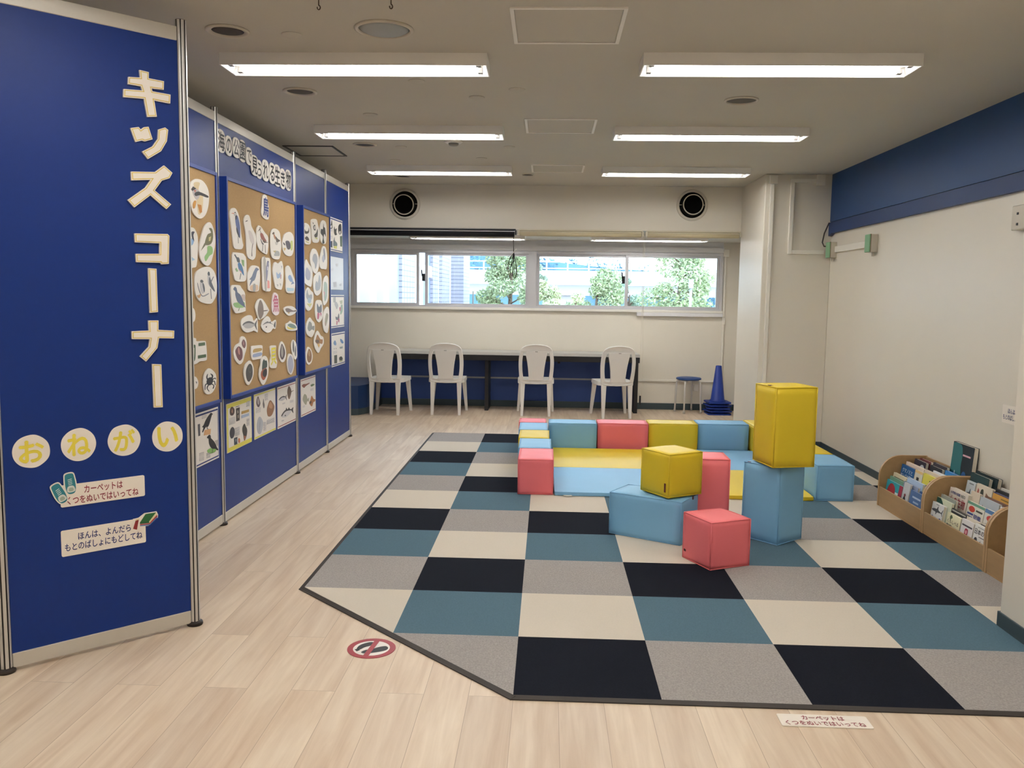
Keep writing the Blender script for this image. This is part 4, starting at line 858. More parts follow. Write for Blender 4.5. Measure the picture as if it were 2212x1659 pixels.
def partition_panel(label, p0, p1, group='blue partition panels'):
    d = Vector((p1[0]-p0[0], p1[1]-p0[1], 0)); L = d.length; a = math.atan2(d.y, d.x)
    t = thing('partition_panel', label, 'partition panel', (p0[0], p0[1], 0), a, group)
    x0, x1 = .019, L-.019
    b = MB(); b.box(x0, x1, -.009, .009, .062, 2.302, PBLUE); b.build('blue_panel', t)
    b = MB(); b.box(x0, x1, -.012, .012, 2.295, 2.348, RAILG, .003); b.build('top_rail', t)
    b = MB(); b.box(x0, x1, -.012, .012, .012, .066, RAILG, .003); b.build('bottom_rail', t)
    return t
FA, FB = (-1.80, .063), (-1.322, .544)
partition_panel('large blue front panel standing at an angle, with the vertical white heading', FA, FB)
RUNX = -1.784
ys = [.58, 2.035, 3.505, 4.375, 5.225]
labs = ['blue panel behind the nearest cork board, mostly hidden by the front panel', 'widest visible blue panel with the black and white title and the middle cork board', 'blue panel behind the narrow far cork board', 'last blue panel of the partition beside the window, with four sheets']
for i in range(4):
    partition_panel(labs[i], (RUNX, ys[i]), (RUNX, ys[i+1]))
partition_post('left post of the angled front panel, at the left picture edge', *FA)
partition_post('thick looking aluminium post at the right end of the angled front panel', FB[0], FB[1], 2.374)
partition_post('aluminium post between the nearest and the middle cork boards', RUNX, ys[1])
partition_post('aluminium post between the middle and the far cork boards', RUNX, ys[2])
partition_post('aluminium post behind the right edge of the far cork board', RUNX, ys[3])
partition_post('last aluminium post at the far end of the partition by the window', RUNX, ys[4])
partition_post('hidden near post at the start of the long partition run', RUNX, ys[0])

def cork_board(label, y0, y1, z0=.739, z1=1.999):
    t = thing('cork_board', label, 'cork board', (-1.775, (y0+y1)/2, z0), 0, 'cork boards in blue boxes')
    w, h = (y1-y0)/2, z1-z0
    f = .019
    b = MB()
    b.box(0, .055, -w, -w+f, 0, h, BOXBLUE, .0015); b.box(0, .055, w-f, w, 0, h, BOXBLUE, .0015)
    b.box(0, .055, -w+f, w-f, 0, f, BOXBLUE, .0015); b.box(0, .055, -w+f, w-f, h-f, h, BOXBLUE, .0015)
    b.build('blue_box_frame', t)
    b = MB(); b.box(0, .047, -w+f, w-f, f, h-f, CORK); b.build('cork_sheet', t)
    return t
cork_board('nearest cork board in a blue frame, left part hidden by the front post', .70, 1.905)
cork_board('middle and widest cork board in a blue frame, with birds, fish and shells', 2.04, 3.372)
cork_board('narrow far cork board in a blue frame, beside the column of four sheets', 3.545, 4.335)

# cutouts pinned on the cork (right = +Y, up = +Z, facing +X); numbers are millimetres Y, Z
PLAIN_X = -1.7275
def pts_local(P, cy, cz):
    return [((y-cy)/1000.0, (z-cz)/1000.0) for y, z in P]
BOARDN = {1: 'picture cutouts on the nearest cork board', 2: 'picture cutouts on the middle cork board', 3: 'picture cutouts on the far cork board'}
for ci, (bd, lab, outl, art) in enumerate(CUTOUTS):
    lo, hi = {1: (725, 1880), 2: (2066, 3350), 3: (3569, 4312)}[bd]
    outl = [(min(max(p[0], lo), hi), p[1]) for p in outl]
    cy = sum(p[0] for p in outl)/len(outl); cz = sum(p[1] for p in outl)/len(outl)
    b = MB()
    b.prism(smoothpoly(pts_local(outl, cy, cz)), 0, .006, PAPER)
    for k, (c, P) in enumerate(art):
        q = pts_local([(min(max(p[0], lo+4), hi-4), p[1]) for p in P], cy, cz)
        if len(q) > 4 or (len(q) > 3 and k < 2):
            q = smoothpoly(q, 3)
        b.prism(q, .0055, .0064 + .00012*k, ink(c))
    solo(b, 'picture_cutout', lab, 'picture cutout', mtx=frame((PLAIN_X + .0007*(ci % 4), cy/1000.0, cz/1000.0), (0, 1, 0), (0, 0, 1)), group=BOARDN[bd])
for lab, outl, ch, col, bb in SIGN_CUTOUTS:
    cy = sum(p[0] for p in outl)/len(outl); cz = sum(p[1] for p in outl)/len(outl)
    t = thing('lettered_cutout', lab, 'lettered cutout', group='lettered cutouts on the cork boards', mtx=frame((PLAIN_X, cy/1000.0, cz/1000.0), (0, 1, 0), (0, 0, 1)))
    b = MB(); b.prism(smoothpoly(pts_local(outl, cy, cz)), 0, .006, PAPER if col != 'c4607c' else mat('efdfe2', .5, .35, 0, .02, 20.0)); b.build('paper_shape', t)
    b = MB(); l, z0, r, z1 = bb
    text_into(b, ch, ink(col), ((l-cy)/1000, (z0-cz)/1000, (r-cy)/1000, (z1-cz)/1000), .0068, .022); b.build('lettering', t)
# title, one white oval per character
TLAB = {'海': 'title disc with the first character, sea', 'の': 'title disc with hiragana no, second character', '公': 'title disc with the third character, public', '園': 'title disc with the fourth character, garden', 'で': 'title disc with hiragana de, last of the upper half',
        '見': 'title disc with the character for see, first of the lower half', 'ら': 'title disc with hiragana ra', 'れ': 'title disc with hiragana re', 'る': 'title disc with hiragana ru', '生': 'title disc with the character for life', 'き': 'title disc with hiragana ki', '物': 'title disc with the last character, thing'}
for ti, (ch, cy, cz, w, h) in enumerate(TITLE):
    t = thing('title_letter', TLAB[ch] + ', on the blue panel', 'title letter', group='white discs of the title', mtx=frame((-1.7745 + .0016*(ti % 3), cy/1000, cz/1000), (0, 1, 0), (0, 0, 1)))
    b = MB(); b.prism(smoothpoly([(w/2000*1.05*math.cos(a)*(1 if abs(math.cos(a)) > .9 or abs(math.sin(a)) > .9 else 1.12), h/2000*1.04*math.sin(a)*(1 if abs(math.cos(a)) > .9 or abs(math.sin(a)) > .9 else 1.12)) for a in [k*math.pi/4 for k in range(8)]], 5), 0, .005, PAPER); b.build('paper_oval', t)
    b = MB(); k = .37 if ch in 'のでられるき' else .41
    text_into(b, ch, ink('141216'), (-w/1000*k, -h/1000*k, w/1000*k, h/1000*k), .0056, .02); b.build('lettering', t)
# printed sheets
SHB = ink('2a3a78'); SHY = ink('ddd35e'); SHR = ink('9c4a4c')
for lab, kind, (y0, z0, y1, z1), art in CHARTS:
    cy, cz = (y0+y1)/2, (z0+z1)/2
    w, h = (y1-y0)/2000, (z1-z0)/2000
    b = MB()
    pm = PAPER if kind != 'plain' else mat('c4c2c9', .4, .5, 0, .03, 8.0)  # window glare over the glossy sheet is painted as grey paper
    b.box(-w, w, -h, h, 0, .004, pm, .0008, 1)
    def rect(x0, y0_, x1, y1_, m, k=.0045):
        b.prism([(x0, y0_), (x1, y0_), (x1, y1_), (x0, y1_)], .0039, k, m)
    if kind == 'yellow':
        e = .003
        rect(-w+e, h-.028, w-e, h-e, SHY); rect(-w+e, -h+e, w-e, -h+.028, SHY); rect(-w+e, -h+.028, -w+.022, h-.028, SHY); rect(w-.022, -h+.028, w-e, h-.028, mat('f1edd0', .5, .35))
    elif kind == 'thin_yellow':
        rect(-w+.003, h-.012, w-.003, h-.004, SHY); rect(-w+.003, -h+.004, w-.003, -h+.014, SHY); rect(-w+.002, -h+.014, -w+.008, h-.012, SHY)
    elif kind == 'red':
        rect(-w+.008, h-.014, w-.008, h-.009, SHR); rect(-w+.008, -h+.010, w-.008, -h+.016, SHR); rect(-w+.004, -h+.016, -w+.007, h-.014, mat('dcc6cc', .5, .35))
    elif kind == 'blue':
        rect(-w+.006, h-.018, w-.006, h-.009, SHB); rect(-w+.006, -h+.009, w-.006, -h+.016, SHB); rect(w-.012, -h+.016, w-.008, h-.018, SHB)
    for k, (c, P) in enumerate(art):
        q = pts_local(P, cy, cz)
        q = [(max(-w+.003, min(w-.003, a)), max(-h+.003, min(h-.003, c2))) for a, c2 in q]
        if len(q) > 4:
            q = smoothpoly(q, 3)
        b.prism(q, .0038, .0047 + .0001*k, ink(c))
    solo(b, 'picture_sheet', lab, 'picture sheet', mtx=frame((-1.775, cy/1000, cz/1000), (0, 1, 0), (0, 0, 1)), group='printed sheets on the blue partition')

# front panel: right = along the panel, facing the camera
T = Vector((FB[0]-FA[0], FB[1]-FA[1], 0)).normalized()
NF = Vector((T.y, -T.x, 0))
def on_front(s, z, off=.0095):
    o = Vector((FA[0], FA[1], 0)) + T*s + NF*off
    return frame((o.x, o.y, z), T, (0, 0, 1))
FOAM = mat('f2eadf', .55, .3, 0, .02, 20.0); FYEL = mat('d9bd55', .55, .3, 0, .05, 20.0); FEDGE = mat('efe6d8', .6, .3)
for lab, polys in LETTERS:
    al = [p for P in polys for p in P]
    cs = sum(p[0] for p in al)/len(al); cz = sum(p[1] for p in al)/len(al)
    b = MB()
    for P in polys:
        q = pts_local(P, cs, cz)
        b.prism(inset(q, .0005), 0, .010, FEDGE)
        b.prism(inset(q, .0035), .0098, .0104, FYEL)
        b.prism(inset(q, .0062), .0103, .0108, FOAM)
    solo(b, 'foam_letter', lab, 'foam letter', mtx=on_front(cs/1000, cz/1000), group='cream foam letters of the vertical heading')
rnd = random.Random(3)
for ch, lab, s, z, rx, rz in DISCS:
    t = thing('paper_disc', lab, 'paper disc', mtx=on_front(s/1000, z/1000), group='white lettered discs on the front panel')
    b = MB(); b.prism(smoothpoly([(rx/1000*(1+rnd.uniform(-.02, .02))*math.cos(a), rz/1000*(1+rnd.uniform(-.02, .02))*math.sin(a)) for a in [2*math.pi*k/14 for k in range(14)]]), 0, .002, FOAM); b.build('paper_shape', t)
    b = MB(); k = .64
    text_into(b, ch, mat('e3d24e', .55, .3, 0, .04, 30.0), (-rx/1000*k, -rz/1000*k, rx/1000*k, rz/1000*k), .0028, .028); b.build('lettering', t)
RED = ink('8c2736'); NAVY = ink('27356e'); TEALS = ink('2f7f8c')
def notice(label, mtx, w, h, l1, l2, col, b1, b2, group=None):
    t = thing('notice_board', label, 'notice', mtx=mtx, group=group)
    b = MB(); b.prism(rrect(-w/2, -h/2, w/2, h/2, .006), 0, .003, FOAM); b.build('sign_board', t)
    b = MB(); text_into(b, l1, col, b1, .0036, .014); text_into(b, l2, col, b2, .0036, .014); b.build('lettering', t)
    return t
n1 = notice('white notice with red lettering and two teal shoes on the front panel', on_front(.3425, .606), .297, .081, 'カーペットは', 'くつをぬいではいってね', RED, (-.068, .002, .067, .03), (-.128, -.033, .124, -.005))
def shoe(cx, cy, a):
    b = MB(); R2 = Matrix.Rotation(a, 2)
    def P(L):
        return [tuple(R2 @ Vector(p) + Vector((cx, cy))) for p in L]
    b.prism(P(smoothpoly([(-.012, -.040), (.012, -.040), (.021, -.015), (.02, .02), (.014, .040), (-.014, .040), (-.02, .02), (-.021, -.015)])), .003, .005, FOAM)
    b.prism(P(smoothpoly([(-.010, -.036), (.010, -.036), (.017, -.015), (.016, .02), (.011, .036), (-.011, .036), (-.016, .02), (-.017, -.015)])), .0045, .0056, TEALS)
    b.prism(P(smoothpoly([(-.012, -.03), (.012, -.03), (.011, -.012), (0, -.007), (-.011, -.012)])), .005, .0062, ink('d9ddd6'))
    b.prism(P(smoothpoly([(-.007, -.027), (.007, -.027), (.006, -.016), (-.006, -.016)])), .0055, .0068, ink('a7b3a2'))
    for k in range(4):
        b.prism(P([(-.007, -.004+.006*k), (.007, -.002+.006*k), (.007, .000+.006*k), (-.007, -.002+.006*k)]), .005, .0064, ink('e4e6e0'))
    b.build('shoe_picture', n1)
shoe(-.115, .044, .10); shoe(-.152, .013, .42)
n2 = notice('white notice with blue lettering and a picture of books, lower one on the front panel', on_front(.340, .431), .299, .097, 'ほんは、よんだら', 'もとのばしょにもどしてね', NAVY, (-.092, .006, .094, .032), (-.138, -.030, .136, -.002))
b = MB()
ox, oy = .148, .035
def bp(L):
    return [(ox+x, oy+y) for x, y in L]
b.prism(bp([(-.052, -.028), (-.03, -.034), (-.024, -.018), (.012, -.02), (.048, .006), (.05, .018), (.044, .032), (-.002, .032), (-.024, .018), (-.045, .016)]), .003, .005, FOAM)
b.prism(bp([(-.046, -.022), (-.032, -.028), (-.024, .01), (-.036, .008)]), .0045, .0056, ink('8e2f33'))
b.prism(bp([(-.036, .008), (-.024, .01), (-.02, .014), (-.034, .013)]), .0045, .0057, ink('e0cf9a'))
b.prism(bp([(-.02, -.002), (.014, -.004), (.042, .028), (.002, .028)]), .0045, .0056, ink('2f6a3c'))
b.prism(bp([(.014, -.004), (.016, -.009), (.045, .02), (.042, .028)]), .0045, .0057, ink('e6dcae'))
b.prism(bp([(-.02, -.002), (.014, -.004), (.016, -.009), (-.02, -.007)]), .0045, .0058, ink('2b5a34'))
b.prism(bp([(-.02, -.008), (.016, -.010), (.045, .018), (.046, .011), (.017, -.014), (-.02, -.012)]), .0045, .0059, ink('b23a3c'))
b.prism(bp([(-.02, -.013), (.017, -.015), (.046, .01), (.045, .004), (.017, -.019), (-.02, -.016)]), .0045, .006, ink('3d6fae'))
b.build('book_picture', n2)
notice('small white notice with blue lettering cut off by the pier on the right wall', frame((XW-.001, 1.875, .748), (0, -1, 0), (0, 0, 1)), .30, .10, 'ほんは、よんだら', 'もとのばしょにもどしてね', NAVY, (-.092, .006, .094, .032), (-.138, -.030, .136, -.002))
n3 = notice('white floor notice with red lettering at the near edge of the carpet', frame((1.008, -.098, .0005), (1, -.004, 0), (0, 1, 0)), .288, .078, 'カーペットは', 'くつをぬいではいってね', RED, (-.068, .002, .067, .03), (-.128, -.033, .124, -.005))
t = thing('floor_sticker', 'round red ringed no shoes sticker on the wooden floor', 'floor sticker', (-.558, .361, .0004))
b = MB(); b.prism(circ(.088, 48), 0, .0008, mat('efe9e2', .4, .4)); b.build('white_disc', t)
b = MB()
c0 = (-.558, .361)
b.prism([(x-c0[0], y-c0[1]) for x, y in smoothpoly([(-.613, .352), (-.6, .345), (-.585, .368), (-.566, .386), (-.558, .413), (-.576, .417), (-.6, .398), (-.611, .378)])], .0006, .0012, BLACK)
b.prism([(x-c0[0], y-c0[1]) for x, y in [(-.620, .345), (-.608, .328), (-.598, .340), (-.609, .352)]], .0006, .0012, BLACK)
b.prism([(x-c0[0], y-c0[1]) for x, y in smoothpoly([(-.569, .314), (-.529, .327), (-.501, .345), (-.495, .367), (-.507, .384), (-.53, .375), (-.553, .352)])], .0006, .0012, BLACK)
b.prism([(x-c0[0], y-c0[1]) for x, y in smoothpoly([(-.590, .322), (-.573, .313), (-.560, .345), (-.577, .343)])], .0006, .0012, BLACK)
b.build('shoe_print', t)
b = MB(); b.ring(circ(.092, 48), circ(.07, 48), 0, .0015, mat('9c2531', .4, .4))
b.prism([(-.002, .075), (.018, .072), (.002, -.075), (-.018, -.072)], .0008, .0016, mat('9c2531', .4, .4)); b.build('red_ring', t)
# ------------------------------------------------------------------ carpet of square tiles
def carpet_mat(h, var, sc=380.0):
    m = mat(h, 0.95, 0.1, 0, var, sc, 0.5, 520.0)
    return m
CG = carpet_mat('a09b98', .42, 150.0); CB = carpet_mat('567180', .22, 150.0); CK = carpet_mat('171a24', .3, 150.0); CC = carpet_mat('d5ccbe', .06, 150.0)
TRIM = mat('3a3532', .6, .3, 0, .06, 30.0)
b = MB()
TH = .008
for c in range(-2, 6):
    for r in range(0, 11):
        x0, x1 = c*.5, min(c*.5+.5, XW-.009)
        y0, y1 = r*.5, r*.5+.5
        even = (c % 2 == 0)
        m = {0: CK, 1: CC, 2: CG, 3: CB}[r % 4] if even else {0: CG, 1: CB, 2: CK, 3: CC}[r % 4]
        poly = [(x0, y0), (x1, y0), (x1, y1), (x0, y1)]
        # cut by the diagonal from (-1, 1) to (0, 0), by the column and by the pier
        out = []
        for i in range(4):
            p, q = poly[i], poly[(i+1) % 4]
            sp, sq = p[0]+p[1], q[0]+q[1]
            if sp >= -1e-9:
                out.append(p)
            if (sp > 1e-9 and sq < -1e-9) or (sp < -1e-9 and sq > 1e-9):
                t = sp/(sp-sq)
                out.append((p[0]+(q[0]-p[0])*t, p[1]+(q[1]-p[1])*t))
        if len(out) < 3 or abs(sum(out[i][0]*out[(i+1) % len(out)][1]-out[(i+1) % len(out)][0]*out[i][1] for i in range(len(out)))) < 1e-6:
            continue
        xs = [p[0] for p in out]; ys2 = [p[1] for p in out]
        def clip(xa, xb, ya, yb):
            q = [(min(max(px_, xa), xb), min(max(py_, ya), yb)) for px_, py_ in out]
            if max(a[0] for a in q)-min(a[0] for a in q) > 1e-4 and max(a[1] for a in q)-min(a[1] for a in q) > 1e-4:
                b.prism(q, 0, TH, m)
        if c >= 4 and (r <= 1):
            if c == 4:
                clip(x0, 1.997, y0, y1)
            clip(max(x0, 1.997), x1, max(y0, .782), y1) if y1 > .782 else None
        elif c >= 4 and r >= 10:
            clip(x0, min(x1, 2.006), y0, y1)
            clip(max(x0, 2.006), x1, y0, 5.07)
        else:
            b.prism(out, 0, TH, m)
carpet = thing('tile_carpet', 'checkered carpet of grey, blue, black and cream squares with a dark edge', 'carpet', (0, 0, .0003))
b.build('carpet_tiles', carpet)
b = MB()
def edge(p, q, w=.022):
    p = Vector((*p, 0)); q = Vector((*q, 0)); d = (q-p).normalized(); n = Vector((d.y, -d.x, 0))
    b.hexa([p+n*w, q+n*w, q, p], [p+n*w+Vector((0, 0, .004)), q+n*w+Vector((0, 0, .004)), q+Vector((0, 0, TH+.001)), p+Vector((0, 0, TH+.001))], TRIM)
edge((-1, 5.5), (-1, .995)); edge((-1.008, 1.0), (.008, -.008)); edge((-.006, 0), (1.997, 0)); edge((2.0, 5.5), (-1.0, 5.5), .018)
b.build('carpet_edging', carpet)

# ------------------------------------------------------------------ soft play blocks
def vinyl(h):
    return mat(h, 0.5, 0.35, 0, 0.04, 5.0, 0.10, 900.0)
VY, VP, VB, VT = vinyl('dcc02c'), vinyl('ea767c'), vinyl('7fb3d8'), mat('5a1f22', .6, .3)
def pillow(mb, sx, sy, sz, m, bulge=.006, n=10, seed=0, wr=.0025):
    """soft box, corner at origin, faces slightly swollen and creased, edges rounded"""
    bm = mb.bm; k = mb.mi(m)
    S = (sx, sy, sz)
    grid = {}
    def vert(i, j, l):
        key = (i, j, l)
        if key in grid:
            return grid[key]
        u = [i/n, j/n, l/n]
        p = Vector((u[0]*sx, u[1]*sy, u[2]*sz))
        nrm = Vector((0, 0, 0)); amt = 0
        f = [1-(2*q-1)**4 for q in u]
        for a in range(3):
            if u[a] in (0.0, 1.0):
                if a == 2 and u[2] == 0.0:
                    continue
                o1, o2 = [f[q] for q in range(3) if q != a]
                d = Vector((0, 0, 0)); d[a] = 1 if u[a] == 1.0 else -1
                wv = noise.noise(Vector((p.x*9+seed*3.1, p.y*9+seed*1.7, p.z*9-seed*2.3)))
                nrm += d * (o1*o2*(bulge*.55 + wr*wv*1.6) - (0.001 if o1*o2 == 0 else 0))
        e = sum(1 for a in range(3) if u[a] in (0.0, 1.0))
        if e >= 2:
            for a in range(3):
                if u[a] in (0.0, 1.0):
                    p[a] += (-1 if u[a] == 1.0 else 1) * .0016*(e-1)
        grid[key] = bm.verts.new(p + nrm)
        return grid[key]
    for a in range(3):
        for s in (0, n):
            for i in range(n):
                for j in range(n):
                    def K(x, y):
                        q = [0, 0, 0]; q[a] = s; o = [z for z in range(3) if z != a]; q[o[0]] = x; q[o[1]] = y; return tuple(q)
                    ids = [K(i, j), K(i+1, j), K(i+1, j+1), K(i, j+1)]
                    if (s == 0) == (a != 1):
                        ids.reverse()
                    try:
                        fc = bm.faces.new([vert(*q) for q in ids]); fc.material_index = k; fc.smooth = True
                    except ValueError:
                        pass
    return mb
def soft_block(name, label, loc, rz, size, m, seed, tagpos=None, group='vinyl covered soft play blocks', bulge=.006):
    """loc = bottom corner, edges along local +x, +y"""
    t = thing(name, label, 'soft play block', loc, rz, group)
    sx, sy, sz = size
    b = MB(); pillow(b, sx, sy, sz, m, bulge, 10, seed); b.build('vinyl_cover', t)
    b = MB(); e = .0028
    loops = [[(e, e, z), (sx-e, e, z), (sx-e, sy-e, z), (e, sy-e, z), (e, e, z)] for z in (e, sz-e)]
    for L in loops:
        for p, q in zip(L[:-1], L[1:]):
            b.tube([p, [(p[i]+q[i])/2 + (.0008 if i == 2 else 0) for i in range(3)], q], .0026, m, 6)
    for x, y in ((e, e), (sx-e, e), (sx-e, sy-e), (e, sy-e)):
        b.tube([(x, y, e), (x, y, sz-e)], .0024, m, 6)
    b.build('seam_piping', t)
    if tagpos:
        x, y, z, w, d, h = tagpos
        b = MB(); b.box(x, x+w, y, y+d, z, z+h, VT, .0008, 1)
        b.build('fabric_tag', t)['label'] = 'dark red sewn tag'
    return t
RAD = math.radians
Z0 = TH + .0008
# loose blocks in front
a = RAD(25.3)
soft_block('soft_cube', 'pink soft cube standing alone on the carpet in front of the others', (.920, 1.392, Z0), a, (.243, .243, .243), VP, 1, (-.003, .205, .04, .004, .02, .012))
a = RAD(-30.5)
soft_block('soft_block', 'blue soft block lying on its side under the yellow cube', (.463, 2.030, Z0), a, (.435, .25, .243), VB, 2, (.43, .16, .225, .006, .02, .018))
a = RAD(32.2)
soft_block('soft_cube', 'yellow soft cube tilted on top of the lying blue block', (.769, 1.848, Z0+.253), a, (.243, .243, .243), VY, 3, (-.006, .018, .03, .003, .012, .05), bulge=.008)
a = RAD(42)
soft_block('soft_block', 'blue soft block standing upright as the base of the tower', (1.375, 1.860, Z0), a, (.24, .24, .435), VB, 4, (.005, .20, .432, .012, .02, .004), bulge=.005)
a = RAD(12.6)
soft_block('soft_block', 'yellow soft block standing on top of the upright blue block', (1.315, 1.800, Z0+.444), a, (.243, .243, .436), VY, 5, (.01, .09, .433, .02, .03, .005), bulge=.005)
soft_block('soft_block', 'pink soft block standing upright behind the yellow cube', (.91, 2.075, Z0), RAD(-1.5), (.24, .24, .435), VP, 6)
# the low wall of blocks round the mats
def wall_block(label, x, y, sx, sy, m, seed, rz=0.0, tg=None, sz=.243):
    return soft_block('soft_block', label, (x, y, Z0), rz, (sx, sy, sz), m, seed, tg, 'soft blocks walling the play pit', .004)
L0 = -.092
rows = [('pink soft block at the near end of the left pit wall', 2.945, .437, VP), ('light blue soft block behind the near pink one in the left pit wall', 3.386, .437, VB),
        ('yellow soft block in the middle of the left pit wall', 3.829, .418, VY), ('light blue soft block second from the back in the left pit wall', 4.252, .412, VB),
        ('pink soft block at the far left corner of the pit', 4.672, .262, VP)]
for i, (lab, y, ln_, m) in enumerate(rows):
    wall_block(lab, L0 - .03*(y-2.945), y, .242 if i else .244, ln_, m, 10+i, 0, (.18, -.003, .238, .03, .006, .004) if i == 1 else None)
for i, (lab, x0, x1, m) in enumerate((('blue soft block at the left of the back pit wall', .118, .545, VB), ('pink soft block in the back pit wall, right of the left blue one', .552, 1.0, VP),
                                      ('yellow soft block in the back pit wall between pink and blue', 1.006, 1.44, VY), ('blue soft block at the right of the back pit wall', 1.447, 1.895, VB))):
    wall_block(lab, x0, 4.665 + .045*i - .01, x1-x0-.004, .25, m, 20+i, 0, (x1-x0-.006, .05, .12, .006, .02, .02) if i in (1, 2) else None)
for i, (lab, y, ln_, m) in enumerate((('light blue soft block at the near end of the right pit wall', 2.958, .425, VB), ('yellow soft block in the right pit wall, behind the near blue one', 3.39, .42, VY),
                                      ('blue soft block of the right pit wall hidden behind the tower', 3.816, .42, VB), ('pink soft block of the right pit wall, a sliver beside the tower', 4.242, .42, VP),
                                      ('yellow soft block at the far right corner of the pit', 4.668, .43, VY))):
    wall_block(lab, 1.920 - .003*i, y, .25, ln_, m, 30+i, 0, (.16, -.003, .238, .05, .006, .004) if i == 1 else None)
# folding mats
def play_mat(label, x0, x1, y0, y1, mf, mr, seed):
    t = thing('folding_mat', label, 'play mat', (x0, y0, Z0), 0, 'folding play mats in the pit')
    h = (y1-y0)/2
    b = MB(); pillow(b, x1-x0, h-.004, .030, mf, .003, 12, seed, .001); b.build('front_cushion', t)
    b = MB(); pillow(b, x1-x0, h-.004, .030, mr, .003, 12, seed+1, .001); o = b.build('rear_cushion', t); o.location = (0, h+.002, 0)
    return t
m1 = play_mat('left folding mat of the pit, light blue in front and yellow behind', .160, 1.030, 2.93, 4.645, VB, VY, 40)
m2 = play_mat('right folding mat of the pit, yellow in front and blue behind', 1.036, 1.905, 2.945, 4.69, VY, VB, 43)
b = MB(); b.prism([(.03*math.cos(k*math.pi/10), -.004-.03*math.sin(k*math.pi/10)) for k in range(11)], .0, .003, mat('d9d5cc', .5, .4)); o = b.build('pull_tab', m1); o.location = (.09, 0, .004); o['label'] = 'white half round tab'

# ------------------------------------------------------------------ white plastic chairs
def make_chair(label, x, y, rz):
    """rear of the chair towards -y, origin on the floor under the seat"""
    t = thing('plastic_chair', label, 'chair', (x, y, 0), rz, 'white plastic chairs at the long desk')
    b = MB()
    seat = [(-.165, -.19), (.165, -.19), (.205, .05), (.20, .19), (.17, .225), (-.17, .225), (-.20, .19), (-.205, .05)]
    b.prism(smoothpoly(seat, 3), .395, .412, PLASTIC)
    b.prism(smoothpoly([(x_*1.01, y_*1.01) for x_, y_ in seat], 3), .368, .396, PLASTIC)
    b.build('seat', t)
    # backrest: outline with two openings, filled as a flat curve and given thickness
    cu = bpy.data.curves.new('backrest', 'CURVE'); cu.dimensions = '2D'; cu.fill_mode = 'BOTH'; cu.extrude = .008; cu.bevel_depth = .006; cu.bevel_resolution = 2
    def sp(P):
        s = cu.splines.new('POLY'); s.points.add(len(P)-1)
        for q, p in zip(s.points, P):
            q.co = (p[0], p[1], 0, 1)
        s.use_cyclic_u = True
    sp(smoothpoly([(-.155, .385), (-.178, .41), (-.19, .52), (-.193, .62), (-.184, .71), (-.162, .772), (-.10, .805), (0, .816), (.10, .805), (.162, .772), (.184, .71), (.193, .62), (.19, .52), (.178, .41), (.155, .385), (.05, .375), (-.05, .375)], 4))
    for s in (-1, 1):
        sp([(s*x_, z_) for x_, z_ in smoothpoly([(.083, .418), (.083, .50), (.094, .60), (.112, .70), (.118, .735), (.135, .742), (.152, .712), (.162, .64), (.162, .54), (.152, .45), (.142, .418)], 4)])
    co = bpy.data.objects.new('backrest', cu)
    me = bpy.data.meshes.new_from_object(co)
    bpy.data.objects.remove(co); bpy.data.curves.remove(cu)
    me.name = 'backrest'; me.materials.clear(); me.materials.append(PLASTIC)
    for v in me.vertices:
        x_, z_, d = v.co.x, v.co.y, v.co.z
        bow = .045*(1-(x_/.19)**2) if abs(x_) < .19 else 0
        v.co = Vector((x_, -.185 - d - bow*.8 - (z_-.38)*.16, z_))
    bo = bpy.data.objects.new('backrest', me); COL.objects.link(bo); bo.parent = t
    b = MB(); b.box(-.012, -.003, -.301, -.297, .737, .743, BLACK); b.box(.003, .012, -.301, -.297, .737, .743, BLACK); o = b.build('maker_mark', t); o['label'] = 'tiny dark moulded mark'
    for sx in (-1, 1):
        b = MB()
        def q(cx, cy, w, d, z):
            return [(cx-w, cy-d, z), (cx+w, cy-d, z), (cx+w, cy+d, z), (cx-w, cy+d, z)]
        b.hexa(q(sx*.155, -.205, .014, .014, 0), q(sx*.150, -.185, .026, .022, .37), PLASTIC)
        b.hexa(q(sx*.150, -.185, .026, .022, .37), q(sx*.150, -.175, .03, .024, .395), PLASTIC)
        b.build('leg', t)
        b = MB(); b.hexa(q(sx*.205, .225, .014, .014, 0), q(sx*.175, .19, .024, .024, .37), PLASTIC); b.build('leg', t)
        b = MB(); b.hexa([(sx*.10-.03, -.207, .37), (sx*.10+.03, -.207, .37), (sx*.10+.03, -.185, .37), (sx*.10-.03, -.185, .37)], [(sx*.09-.05, -.207, .395), (sx*.09+.05, -.207, .395), (sx*.09+.05, -.185, .395), (sx*.09-.05, -.185, .395)], PLASTIC)
        b.build('seat_apron', t)
    return t
ch = make_chair('white plastic chair at the desk, leftmost, beside the partition end', -1.715, 6.93, RAD(-4))
for lab, x, y, rz in (('white plastic chair at the desk, second from left', -1.05, 7.02, RAD(1)), ('white plastic chair at the desk, third from left', -.03, 7.06, RAD(1)), ('white plastic chair at the desk, rightmost, by the desk end', .855, 7.0, RAD(9))):
    c = copy_tree(ch, lab); c.location = (x, y, 0); c.rotation_euler = (0, 0, rz)

